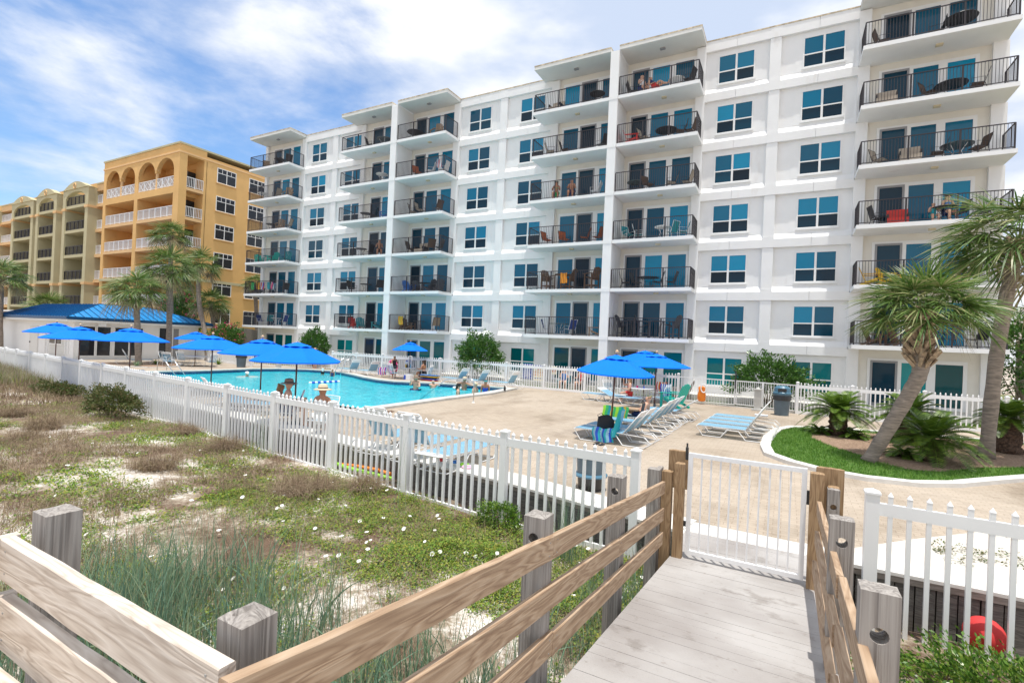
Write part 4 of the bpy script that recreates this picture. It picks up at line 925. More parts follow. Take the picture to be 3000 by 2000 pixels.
# ------------------------------------------------------------------ sun umbrellas
def umbrella(x, y, label, h=2.42, r=1.42, rot=0, fin=True, droop=.44, tilt=(0, 0), zb=0, n=8, weight=True):
    t = thing('sun_umbrella', label, 'umbrella', (x, y, zb), rot, 'blue sun umbrellas'); t.rotation_euler = (tilt[0], tilt[1], rot)
    m = MB(); m.tube([(0, 0, .0), (0, 0, h+.02)], .024, 8); m.build('pole', M['pole'], t, smooth=True)
    if weight: m = MB(); m.lathe([(.24, 0), (.24, .05), (.06, .09), (.05, .3)], n=14); m.build('base', M['greybin'], t)
    if fin: m = MB(); m.lathe([(.012, 0), (.03, .02), (.045, .05), (.05, .08), (.035, .115), (.008, .13)], (0, 0, h+.01), 10); m.build('finial', M['finial'], t, smooth=True)
    mb = MB(); K = 6; S_ = 4; vs = []; pr = []
    for k in range(n*S_):
        a = 2*PI*k/(n*S_); f = (k % S_)/S_; sag = math.sin(PI*f)
        for j in range(K+1):
            u = j/K*(1)+.0; rr = .16*r*(1-u)+r*u*(math.cos(PI/n)/math.cos((f-.5)*2*PI/n)) if True else r*u
            z = h-.09-droop*(u**1.12)-.05*sag*u*(1-u)*2+.0
            if j == K: z -= .012*sag
            vs.append((rr*math.cos(a), rr*math.sin(a), z))
    N = n*S_
    mb.add(vs, [(k*(K+1)+j, ((k+1) % N)*(K+1)+j, ((k+1) % N)*(K+1)+j+1, k*(K+1)+j+1) for k in range(N) for j in range(K)])
    # hem
    hv = []
    for k in range(N): p = vs[k*(K+1)+K]; hv += [p, (p[0]*1.002, p[1]*1.002, p[2]-.035)]
    mb.add(hv, [(2*k, 2*((k+1) % N), 2*((k+1) % N)+1, 2*k+1) for k in range(N)])
    mb.build('canopy', M['canvas'], t)
    mb = MB(); vs = []; K = 2
    for k in range(N):
        a = 2*PI*k/N; f = (k % S_)/S_; sag = math.sin(PI*f)
        for j in range(K+1):
            u = j/K; rr = .01+(.30*r)*u; vs.append((rr*math.cos(a), rr*math.sin(a), h-.0-.135*u+.025*sag*u))
    mb.add(vs, [(k*(K+1)+j, ((k+1) % N)*(K+1)+j, ((k+1) % N)*(K+1)+j+1, k*(K+1)+j+1) for k in range(N) for j in range(K)])
    mb.build('vent_cap', M['canvas'], t)
    for k in range(n):
        a = 2*PI*k/n; c, s = math.cos(a), math.sin(a); m = MB(); m.tube([(c*.03, s*.03, h-.13), (c*r*.97, s*r*.97, h-.09-droop-.02)], .009, 4)
        m.tube([(c*.03, s*.03, h-.62), (c*r*.5, s*r*.5, h-.13-droop*.46)], .008, 4); m.build('rib', M['pole'], t)
    return t
def ub(n_, x, y, wpx, label, h=2.42, **k):
    d = ray(x, y); z = h+.05; D = 2.84*1162/wpx; p = CAM+d*D; return umbrella(p.x, p.y, label, h=p.z-.02 if n_ else h, **k)
umbrella(*atz(127, 741, 2.75).xy if False else (-35.0, 12.3), 'blue umbrella farthest left, its edge before the clubhouse door', h=2.66, rot=.2)
umbrella(-28.2, 10.75, 'blue umbrella second from left, in front of the clubhouse windows', h=2.52, rot=.3)
umbrella(-24.6, 11.15, 'blue umbrella third from left, with the palm trunk rising behind it', h=2.56, rot=.1)
umbrella(-37.3, 21.0, 'small looking blue umbrella over the round table beyond the pool', h=2.47, r=1.36, rot=.1, fin=False, weight=False)
umbrella(-20.9, 12.45, 'blue umbrella fourth along the fence, pole in front of the turquoise water', h=2.40, rot=.25)
umbrella(-16.7, 11.75, 'blue umbrella just left of the biggest one, overlapping it', h=2.38, rot=.1)
umbrella(-12.35, 9.80, 'biggest looking blue umbrella, above the man in the brown hat', h=2.38, r=1.24, rot=.35, fin=False)
umbrella(-21.9, 26.15, 'blue umbrella over the patio table beside the far fence', h=2.42, r=1.2, rot=.2, weight=False)
umbrella(-4.5, 14.5, 'blue umbrella among the nearest loungers, in front of another', h=2.42, r=1.12, rot=.3, tilt=(.03, .04))
umbrella(-6.35, 25.8, 'blue umbrella over the white table, behind the lounger row', h=2.55, r=1.5, rot=.2, fin=False, weight=False)
umbrella(-4.95, 22.1, 'blue umbrella whose tan finial shows between the two others near the loungers', h=2.44, r=1.42, rot=.15)
# ------------------------------------------------------------------ pool furniture
def lounger(label, loc, rz, back=55, group='strap loungers', strap=None, flat=False):
    t = thing('lounger', label, 'lounger', loc, rz, group); m = MB(); w = .33; r = .0145
    for s in (-w, w):
        m.tube([(-.97, s, .31), (-.99, s, .29), (-.80, s, .02), (-.28, s, .02), (-.10, s, .27), (.22, s, .27), (.42, s, .02), (1.0, s, .02), (1.16, s, .16), (1.0, s, .30)], r, 6)
        m.tube([(-.97, s, .31), (-.5, s, .325), (.42, s, .325)], r, 6); m.tube([(.0, s, .27), (.0, s, .32)], .01, 5); m.tube([(.42, s, .32), (1.0, s, .30)], .011, 5)
    m.tube([(-.97, -w, .31), (-1.0, 0, .31), (-.97, w, .31)], r, 6); m.tube([(-.8, -w, .02), (-.8, w, .02)], r*.8, 5); m.tube([(1.0, -w, .02), (1.0, w, .02)], r*.8, 5)
    m.build('frame', M['alu'], t, smooth=True)
    b = MB(); b.m = 0; n = 24
    for i in range(n):
        x = -.93+1.33*i/(n-1); b.box(x-.024, x+.024, -w-.012, w+.012, .333, .341)
    b.build('seat_straps', strap or M['strapb'], t)
    a = math.radians(back); L = .78; bk = thing('backrest', None, None, (.42, 0, .335)); bk.parent = t; bk.rotation_euler = (0, -a, 0)
    m = MB()
    for s in (-w, w): m.tube([(0, s, 0), (L-.04, s, 0)], r, 6)
    m.tube([(L-.04, -w, 0), (L, -w+.05, 0), (L, w-.05, 0), (L-.04, w, 0)], r, 6); m.build('back_frame', M['alu'], bk, smooth=True)
    if back > 20: m = MB(); m.tube([(.5, -w-.01, 0), (.62*0+.5-.3, -w-.01, -.0)], .008, 4); 
    b = MB(); n = 14
    for i in range(n):
        x = .03+(L-.1)*i/(n-1); b.m = 1 if i >= n-4 else 0; b.box(x-.023, x+.023, -w-.012, w+.012, .004, .012)
    b.build('back_straps', [strap or M['strapb'], M['strapw']], bk)
    return t
A = [(-4.55, 13.70, 52), (-4.52, 14.55, 52), (-4.50, 15.9, 50), (-4.5, 17.1, 54), (-4.52, 18.15, 54), (-4.5, 19.1, 54), (-4.35, 20.05, 35)]
AL = ['nearest lounger of the left row, black bag and teal towel on it', 'second lounger of the left row, teal towel over its back', 'third lounger of the left row, lime striped towel hung in front',
      'lounger with a reclining boy on it, in the left row', 'lounger just behind the reclining boy', 'sixth lounger of the left row, bent back nearly last', 'farthest lounger of the left row, leaning low beside the teal chair']
for (x, y, bk_), l in zip(A, AL): lounger(l, (x+.35, y, 0), -.04, bk_)
for i, l in enumerate(['nearest lounger of the empty group beside the planted island', 'second nearest lounger of the empty group beside the island', 'third lounger from the front in the empty group', 'farthest lounger of the empty group, small white cushion beyond it']):
    lounger(l, (-1.42+.035*i, 17.0+1.0*i, 0), -.06, 57)
k = tag(MB().box(-.98, -.55, 20.5, 20.75, .36, .42).build('cushion', M['white']), 'small white cushion on the farthest lounger of the empty group', 'cushion')
for (x, y, rz, bk_), l in zip([(-27.2, 26.0, -.15, 60), (-25.3, 25.9, -.15, 60), (-17.9, 25.75, -.1, 58), (-16.4, 25.7, -.1, 58), (-14.5, 25.9, -.1, 58)],
        ['leftmost lounger against the far picket fence', 'second lounger from the left at the far fence', 'lounger at the far fence right of the stacked floats', 'middle lounger of the right trio at the far fence', 'lounger at the far fence nearest the notices']):
    lounger(l, (x, y, 0), rz, bk_)
lounger('lone lounger left of the pool in front of the clubhouse doors', (-40.2, 18.6, 0), -1.9, 62)
for (x, y, rz, bk_), l in zip([(-8.2, 9.4, -1.55, 62), (-7.05, 9.25, -1.6, 62), (-6.05, 9.05, -1.57, 3)],
        ['lounger seen through the pickets, left of a pair near the bulkhead', 'raised back lounger seen through the pickets', 'flat lounger seen through the pickets beside the toys']):
    lounger(l, (x, y, 0), rz, bk_)
for (x, y, rz, bk_), l in zip([(-17.3, 11.0, -1.9, 55), (-15.4, 10.4, 3.4, 40), (-21.5, 10.9, -1.8, 55), (-24, 11.8, 3.3, 30), (-28.4, 12.1, -1.8, 50)],
        ['lounger behind the pickets left of the brown hat man', 'low lounger behind the pickets under the big umbrella', 'lounger behind the pickets below the fourth umbrella', 'nearly flat lounger behind the pickets at the far end', 'lounger behind the pickets near the clubhouse']):
    lounger(l, (x, y, 0), rz, bk_)
lounger('small lounger beside the white table under the umbrellas', (-7.9, 23.9, 0), -.1, 5); lounger('lounger with raised foot left of the white table', (-6.9, 23.6, 0), 2.9, 25)
def poolchair(label, loc, rz, strap=None):
    t = thing('patio_chair', label, 'chair', loc, rz, 'strap patio chairs'); m = MB(); w = .27; r = .0125
    for s in (-w, w):
        m.tube([(-.24, s, 0), (-.22, s, .63), (.16, s, .64), (.27, s, .0)], r, 6); m.tube([(-.23, s, .40), (.2, s, .36), (.42, s, .98)], r, 6)
    m.tube([(.42, -w, .98), (.44, 0, 1.0), (.42, w, .98)], r, 6); m.tube([(-.23, -w, .4), (-.23, w, .4)], r, 6); m.build('frame', M['alu'], t, smooth=True)
    b = MB()
    for i in range(8): x = -.21+.41*i/7; b.box(x-.02, x+.02, -w, w, .395-.05*i/7, .405-.05*i/7)
    b.build('seat', strap or M['strapb'], t)
    b = MB()
    for i in range(10):
        u = (i+.6)/10; b.m = 1 if i > 7 else 0; b.bar((.2+.22*u-.01, -w, .36+.6*u), (.2+.22*u-.01, w, .36+.6*u), .045, .01, (.3, 0, .9))
    b.build('backrest', [strap or M['strapb'], M['strapw']], t); return t
def table(label, loc, r=.6, h=.72, top=None, leg=None, nleg=4, group=None, z=0, name='patio_table'):
    t = thing(name, label, 'table', loc, 0, group); m = MB(); m.lathe([(r, h-.03), (r+.01, h-.015), (r, h)], n=24); m.build('top', top or M['trim'], t)
    for i in range(nleg):
        a = PI/4+2*PI*i/nleg; c, s = math.cos(a), math.sin(a); m = MB()
        m.tube([(c*r*.7, s*r*.7, h-.03), (c*r*.3, s*r*.3, h*.55), (c*r*.45, s*r*.45, h*.2), (c*r*.8, s*r*.8, 0)], .012, 5); m.build('leg', leg or M['alu'], t)
    return t
table('round white table under the umbrella between clubhouse and pool', (-37.25, 20.95, 0), r=.85)
poolchair('patio chair nearest the pool ladder', (-38.3, 19.6, 0), 3.6); poolchair('low patio chair between the ladder chair and the round table', (-37.4, 19.3, 0), -.9); poolchair('patio chair left of the round table by the mulch', (-38.6, 20.9, 0), 3.3)
poolchair('patio chair pushed under the round table by the mulch', (-36.2, 21.5, 0), 0)
table('patio table with bags under the small far umbrella', (-21.9, 26.15, 0), r=.55)
poolchair('patio chair with its back to the pool at the far patio table', (-22.35, 25.2, 0), -1.75); poolchair('towel draped chair left of the far patio table', (-23.4, 25.6, 0), 2.5)
poolchair('patio chair by the fence behind the woman in orange', (-20.6, 26.3, 0), .2)
table('white table under the umbrellas by the right end of the far picket fence', (-6.25, 24.9, 0), r=.62)
poolchair('tall backed patio chair left of the white table', (-7.6, 24.5, 0), 2.6); poolchair('patio chair with a red striped towel at the white table', (-5.7, 25.6, 0), .6); poolchair('patio chair with a blue striped towel at the white table', (-5.2, 24.2, 0), -.2)
# adirondack style chairs
def adiron(label, loc, rz, m_, cat='chair', group=None, s=1.0, tall=False):
    t = thing('adirondack_chair' if not tall else 'bar_chair', label, cat, loc, rz, group); hz = .42 if tall else 0
    m = MB()
    for i in range(5): x = -.3+.13*i; m.box(x, x+.115, -.27, .27, .36-.05*i+hz, .385-.05*i+hz)
    m.build('seat', m_, t); m = MB()
    for i in range(5):
        y = -.24+.12*i; hh = .62+.09*math.cos((i-2)*.7); m.bar((.26, y, .2+hz), (.26+hh*.42, y, .2+hh+hz), .1, .02, (1, 0, 0))
    m.build('backrest', m_, t); m = MB()
    for y in (-.33, .33):
        m.box(-.38, .38, y-.06, y+.06, .53+hz, .555+hz)
    m.build('armrests', m_, t)
    for y in (-.3, .3):
        m = MB(); m.box(-.34, -.25, y-.02, y+.02, 0, .53+hz); m.build('leg', m_, t); m = MB(); m.bar((-.2, y, .33+hz), (.5 if not tall else .32, y, .03), .025, .09) if not tall else m.box(.26, .35, y-.02, y+.02, 0, .53+hz); m.build('leg', m_, t)
    if tall: m = MB(); m.box(-.34, .34, -.3, .3, .25, .29); m.build('foot_rail', m_, t)
    t.scale = (s, s, s); return t
adiron('bright teal plastic chair at the end of the left lounger row', (-4.55, 24.0, 0), -.35, M['teal'], s=1.25)
adiron('grey slatted wooden chair behind the picket fence near the orange gear', (-4.9, 28.0, .02), .3, M['fencewood'], s=1.15)
# bins and pedestals
def bin_(label, loc, tapered=True, dome=True, lidm=None, s=1):
    t = thing('waste_bin', label, 'bin', loc); m = MB(); m.lathe([(.25, 0), (.255, .02), (.30, .78), (.32, .80), (.32, .84)], n=20); m.build('body', M['greybin'], t, smooth=False)
    m = MB(); m.lathe([(.315, .74), (.33, .77), (.335, .62), (.325, .6)], n=20, cap=False); m.build('bag', M['darkpl'], t)
    if dome:
        m = MB(); m.lathe([(.33, .84), (.33, .9), (.30, .93), (.29, 1.08), (.20, 1.16), (0.01, 1.18)], n=20); m.build('lid', lidm or M['bluelid'], t)
        m = MB(); m.box(-.15, .15, -.31, -.27, .95, 1.07); m.build('opening', M['darkpl'], t)
    t.scale = (s, s, s); return t
bin_('slate waste bin with a blue grey domed lid by the bar fence', (-.15, 25.1, 0), s=1.1)
bin_('dark open waste bin by the corner of the far left fence', (-35.3, 23.2, 0), dome=False, s=1.15)
t = thing('waste_bin', 'large slate blue bin close behind the near picket fence, left of the gate', 'bin', (*atz(1355, 1122, 0).xy, 0)); t.scale = (.8, .8, .66)
m = MB(); m.lathe([(.26, 0), (.27, .02), (.30, .36), (.30, .44)], n=26); m.build('body', M['darkpl'], t); m = MB(); m.lathe([(.30, .36), (.385, .38), (.39, .42), (.31, .46)], n=26); m.build('rim', M['bluelid'], t)
m = MB(); m.lathe([(.31, .46), (.33, .9), (.30, .96)], n=26); m.build('drum', M['greybin'], t); m = MB(); m.lathe([(.335, .9), (.34, .94), (.28, 1.0), (.1, 1.03)], n=26); m.build('lid', M['strapb'], t)
def pedestal(label, loc):
    t = thing('pedestal', label, 'bollard', loc); m = MB(); m.box(-.24, .24, -.24, .24, 0, .07); m.box(-.14, .14, -.14, .14, .07, .95); m.box(-.18, .18, -.18, .18, .95, 1.0); m.lathe([(.1, 1.0), (.05, 1.06), (.02, 1.1)], n=10); m.build('shaft', M['coping'], t); return t
pedestal('concrete pedestal before the bar fence, left of the domed bin', (-1.15, 26.2, 0)); pedestal('concrete pedestal at the far left end of the pool', (-33.0, 24.6, 0))
# rails and ladder
t = thing('pool_ladder', 'steel ladder rails at the left end of the pool', 'ladder', (-32.6, 16.8, 0)); t.rotation_euler = (0, 0, .1)
for y in (-.28, .28): m = MB(); m.tube([(-.55, y, 0), (-.55, y, .55), (-.42, y, .78), (-.2, y, .84), (.1, y, .72), (1.3, y, -.25)], .025, 8); m.build('handrail', M['chrome'], t, smooth=True)
m = MB(); m.box(.25, .45, -.28, .28, -.2, -.17); m.build('step', M['trim'], t)
t = thing('pool_handrail', 'bent steel handrail entering the pool near its right corner', 'handrail', (-11.9, 18.3, 0)); m = MB()
m.tube([(.15, 0, 0), (.15, 0, .85), (.05, 0, .97), (-.2, -.02, 1.0), (-1.0, -.1, .95), (-1.3, -.15, .85), (-2.6, -.4, -.2)], .025, 8); m.build('tube', M['chrome'], t, smooth=True); m = MB(); m.lathe([(.07, 0), (.06, .03)], (.15, 0, 0), 12); m.build('base_plate', M['trim'], t)
t = thing('pool_ladder', 'white tube ladder at the far edge beside the two children', 'ladder', (-27.6, 25.6, 0))
for x in (0, .55): m = MB(); m.tube([(x, .9, 0), (x, .8, 1.15), (x, .5, 1.25), (x, -.1, .9), (x, -.5, .2), (x, -.55, -.15)], .028, 7); m.build('handrail', M['chrome'], t, smooth=True)
t = thing('lane_float', 'short line of blue and white floats on the pool', 'float line', (-23.5, 19.6, -.1))
for i in range(11):
    m = MB(); m.lathe([(.02, -.09), (.075, -.06), (.085, 0), (.075, .06), (.02, .09)], n=10); o = m.build('float', M['white' if i % 2 == 0 else 'bluec'], t, smooth=True); o.rotation_euler = (PI/2, 0, -.12); o.location = (.05*i*.3, .19*i, 0)
# clutter
def cloth(name, label, loc, size, m_, rz=0, tilt=0, wav=.03, cat='towel', nx_=10, ny_=8):
    X_, Y_ = size; vs = []; rr_ = random.random()*9
    for j in range(ny_+1):
        for i in range(nx_+1):
            u, v = i/nx_, j/ny_; vs.append(((u-.5)*X_+.02*math.sin(v*6+rr_), (wav*math.sin(u*14+rr_+v*2)), (v-1)*Y_+.02*math.sin(u*9)))
    b = MB(); b.add(vs, [(j*(nx_+1)+i, j*(nx_+1)+i+1, (j+1)*(nx_+1)+i+1, (j+1)*(nx_+1)+i) for j in range(ny_) for i in range(nx_)])
    if isinstance(m_, tuple): b.mi = [(f[0] % (nx_+1)) % len(m_) for f in b.f]; m_ = list(m_)
    o = b.build(name, m_, smooth=True); o.location = loc; o.rotation_euler = (tilt, 0, rz); return tag(o, label, cat)
cloth('towel', 'teal striped towel over the back of the nearest left row lounger', (-3.86, 13.5, .93), (.5, .75), (M['tealc'], M['tealc'], M['bluec'], M['strapb']), rz=-1.55, tilt=-.25, wav=.05)
cloth('towel', 'turquoise striped towel hanging off the side of the nearest lounger', (-4.35, 13.33, .42), (.6, .38), (M['tealc'], M['strapb'], M['bluec']), rz=-.04, wav=.04)
cloth('towel', 'dark grey towel over the back of the third lounger', (-3.8, 15.6, .95), (.35, .8), M['greych'], rz=-1.5, tilt=-.2)
cloth('towel', 'lime and green striped towel hung before the third lounger', (-5.0, 16.6, .66), (.85, .5), (M['lime'], M['greenc'], M['tealc'], M['yellowc'], M['greenc']), rz=.1)
cloth('towel', 'blue and white striped towel on the chair behind the boy', (-4.95, 24.35, 1.02), (.5, .6), (M['bluec'], M['white']), rz=.5)
cloth('towel', 'red and cream striped towel on the chair at the white table', (-5.45, 25.75, 1.02), (.5, .6), (M['redc'], M['white'], M['orangec']), rz=.3)
cloth('towel', 'patterned blue towel on the left chair of the far patio table', (-23.6, 25.4, .66), (.5, .5), (M['bluec'], M['white'], M['pink']), rz=.7)
tag(MB().box(-5.15, -4.3, 16.75, 17.35, .55, .6).build('tray', M['tan']), 'tan board lying across the lounger beside the boy', 'board')
t = thing('beach_bag', 'black tote bag slumped on the nearest left row lounger', 'bag', (-4.42, 13.75, .34)); t.scale = (.75, .75, .75); m = MB()
m.lathe([(.2, 0), (.27, .05), (.26, .3), (.19, .46), (.1, .5)], n=14); m.v = [(x*1.25+.05*math.sin(z*9), y*.7, z+.04*math.sin(x*8)) for x, y, z in m.v]; m.build('body', M['black'], t, smooth=True); m = MB(); m.tube([(-.2, -.1, .35), (-.26, -.15, .5), (-.1, -.18, .58), (.05, -.12, .45)], .012, 5); m.build('handle', M['black'], t)
def flips(label, loc, m_, rz=0):
    t = thing('flip_flops', label, 'sandals', loc, rz)
    for s in (-.08, .08): m = MB(); m.prism([(-.13, -.04), (-.05, -.05), (.1, -.045), (.13, 0), (.1, .045), (-.05, .05), (-.13, .04)], 'z', 0, .02); m.tube([(-.02, -.04, .02), (.05, 0, .05), (-.02, .04, .02)], .008, 4); o = m.build('sandal', m_, t); o.location = (0, s, 0)
flips('black sandals on the pavers below the nearest lounger', (-4.35, 13.1, 0), M['black'], 1.4); flips('pair of brown sandals on the deck at the pool edge', (-12.3, 13.75, .0), M['brownw'], .5)
def bottle(label, loc, m_, h=.22, r=.035): m = MB(); m.lathe([(r, 0), (r, h*.65), (r*.4, h*.8), (r*.4, h)], n=10); o = m.build('bottle', m_); o.location = loc; return tag(o, label, 'bottle')
bottle('blue can on the white table', (-6.05, 24.6, .72), M['bluec'], .13, .033); bottle('pink cup on the white table', (-6.4, 24.7, .72), M['pink'], .12, .05); bottle('dark bottle on the far patio table', (-21.9, 25.9, .72), M['black'], .3, .05); bottle('yellow bottle on the far patio table', (-22.1, 26.0, .72), M['yellowp'], .28, .04); bottle('blue bottle on the far patio table', (-21.7, 26.0, .72), M['strapb'], .28, .04)
bottle('dark insulated cup standing on the pool coping', (-13.2, 23.6, .07), M['black'], .28, .06)
t = thing('beach_bag', 'white and blue bag heaped on the far patio table', 'bag', (-22.15, 26.35, .72)); m = MB(); m.lathe([(.2, 0), (.28, .1), (.25, .35), (.12, .5)], n=12); m.build('body', M['white'], t, smooth=True); m = MB(); m.tube([(-.2, -.05, .3), (0, -.25, .45), (.2, -.05, .3)], .03, 6); m.build('strap', M['bluec'], t)
t = thing('cooler_bag', 'blue and white soft cooler under the far patio table', 'cooler', (-21.3, 25.4, 0)); m = MB(); m.box(-.25, .25, -.18, .18, 0, .35); m.build('body', M['white'], t); m = MB(); m.box(-.26, -.1, -.19, .19, .02, .3); m.build('side_pocket', M['bluec'], t)
m = MB(); m.tube([(.35*math.cos(a), 0, .45+.42*math.sin(a)) for a in np.linspace(0, 2*PI, 15)], .1, 8); o = m.build('swim_ring', M['pink'], smooth=True); o.location = (-23.6, 26.4, .2); tag(o, 'bright pink inflatable ring standing left of the far patio table', 'pool toy')
for i, (c_, l) in enumerate([('redc', 'red float at the bottom of the pile'), ('bluec', 'blue float second in the pile'), ('black', 'black float in the middle of the pile'), ('yellowp', 'yellow float near the top of the pile'), ('bluepl', 'topmost blue float of the pile by the far fence')]):
    m = MB(); m.prism([(-.62, -.2), (.62, -.24), (.62, .2), (-.62, .24)], 'z', 0, .045); o = m.build('foam_float', M[c_]); o.location = (-20.1+.04*(i % 2), 26.0, .02+.075*i); o.rotation_euler = (0, 0, .1*(i-2)); tag(o, l, 'float', 'stack of foam floats at the far fence')
m = MB(); m.tube([(.25*math.cos(a), .25*math.sin(a), 0) for a in np.linspace(0, 2*PI, 15)], .08, 8); o = m.build('swim_ring', M['white'], smooth=True); o.location = (-16.4, 23.9, -.05); tag(o, 'white ring floating beside the bald man', 'pool toy')
# toys on the white board cap
tp = lambda x, y, z=.05: Vector((x, y, z))
m = MB(); m.lathe([(.03, 0), (.05, .03), (.05, .09), (.03, .12)], n=10); o = m.build('toy_bucket', M['redc']); o.location = (-6.35, 8.75, .05); tag(o, 'small red toy on the white board cap', 'toy')
m = MB(); m.lathe([(.09, 0), (.08, .03), (.02, .05)], n=10); o = m.build('toy_boat', M['bluepl']); o.location = (-6.05, 8.85, .05); tag(o, 'small blue toy on the white board cap', 'toy')
m = MB(); m.lathe([(.1, 0), (.09, .03), (.02, .04)], n=10); o = m.build('toy_dish', M['lime']); o.location = (-5.8, 8.8, .05); tag(o, 'lime green toy on the white board cap', 'toy')
m = MB(); m.tube([(.09*math.cos(a), .09*math.sin(a), .02) for a in np.linspace(0, 2*PI, 11)], .022, 6); o = m.build('toy_ring', mat('pale pink', (.8, .5, .65), .6)); o.location = (-5.62, 8.62, .05); tag(o, 'pale pink toy ring on the white board cap', 'toy')
# foam noodles between fence and bulkhead
m = MB(); m.tube([(-9.75, 8.72, -.42), (-8.9, 8.55, -.44), (-8.0, 8.45, -.42), (-7.35, 8.35, -.40)], .045, 8); tag(m.build('foam_noodle', M['lime'], smooth=True), 'lime green pool noodle lying behind the near pickets', 'pool noodle')
m = MB(); m.tube([(-9.8, 8.74, -.50), (-8.7, 8.68, -.40), (-8.0, 8.60, -.36), (-7.45, 8.45, -.34)], .04, 8); tag(m.build('foam_noodle', M['orangef'], smooth=True), 'orange pool noodle lying behind the lime green one', 'pool noodle')
t = thing('beach_ball', 'red ball with lime and white marks behind the right hand pickets', 'ball', (2.0, 7.42, -.55)); m = MB()
m.lathe([(.19*math.sin(a), .19-.19*math.cos(a)) for a in np.linspace(0.05, PI-.05, 12)], n=18); m.build('skin', M['redc'], t, smooth=True); m = MB(); m.tube([(.05*math.cos(a)-.06, -.195+.0*a, .2+.05*math.sin(a)) for a in np.linspace(0, 2*PI, 11)], .012, 5); m.build('marking', M['lime'], t)
t = thing('rescue_gear', 'orange vest and white rope hung on the fence beside the teal chair', 'safety gear', (-3.7, 26.75, .15)); m = MB(); m.lathe([(.12, 0), (.19, .05), (.2, .3), (.15, .5), (.17, .68), (.08, .75)], n=10); m.v = [(x, y*.5, z) for x, y, z in m.v]; m.build('vest', M['orangef'], t, smooth=True); m = MB(); m.tube([(.1+.13*math.cos(a), -.1, .65+.2*math.sin(a)) for a in np.linspace(0, 2*PI, 13)], .03, 6); m.build('rope', M['white'], t)
# ------------------------------------------------------------------ people
def skinbody(name, J, E, m_, parent=None, sub=1, smooth=True):
    """J: {joint: (x, y, z, r)}; E: list of bones; one continuous skinned surface"""
    J = {k: (*v[:3], tuple(1.18*a for a in v[3]) if isinstance(v[3], tuple) else (v[3]*1.18 if v[3] > .012 else v[3])) for k, v in J.items()}
    keys = list(J); ix = {k: i for i, k in enumerate(keys)}; me = bpy.data.meshes.new(name)
    me.from_pydata([J[k][:3] for k in keys], [(ix[a], ix[b]) for a, b in E], []); o = bpy.data.objects.new(name, me); COL.objects.link(o); me.materials.append(m_)
    md = o.modifiers.new('skin', 'SKIN'); md.use_smooth_shade = True; md.branch_smoothing = .6
    for k in keys:
        s = me.skin_vertices[0].data[ix[k]]; r = J[k][3]; s.radius = r if isinstance(r, tuple) else (r, r); s.use_root = (k == keys[0])
    s2 = o.modifiers.new('sub', 'SUBSURF'); s2.levels = sub; s2.render_levels = sub
    dg = bpy.context.evaluated_depsgraph_get(); mesh = bpy.data.meshes.new_from_object(o.evaluated_get(dg)); bpy.data.objects.remove(o)
    mesh.materials.clear(); ob = link(name, mesh, m_, parent); mesh.shade_smooth(); return ob
V3 = Vector
def pol(v, L): v = V3(v).normalized(); return v*L
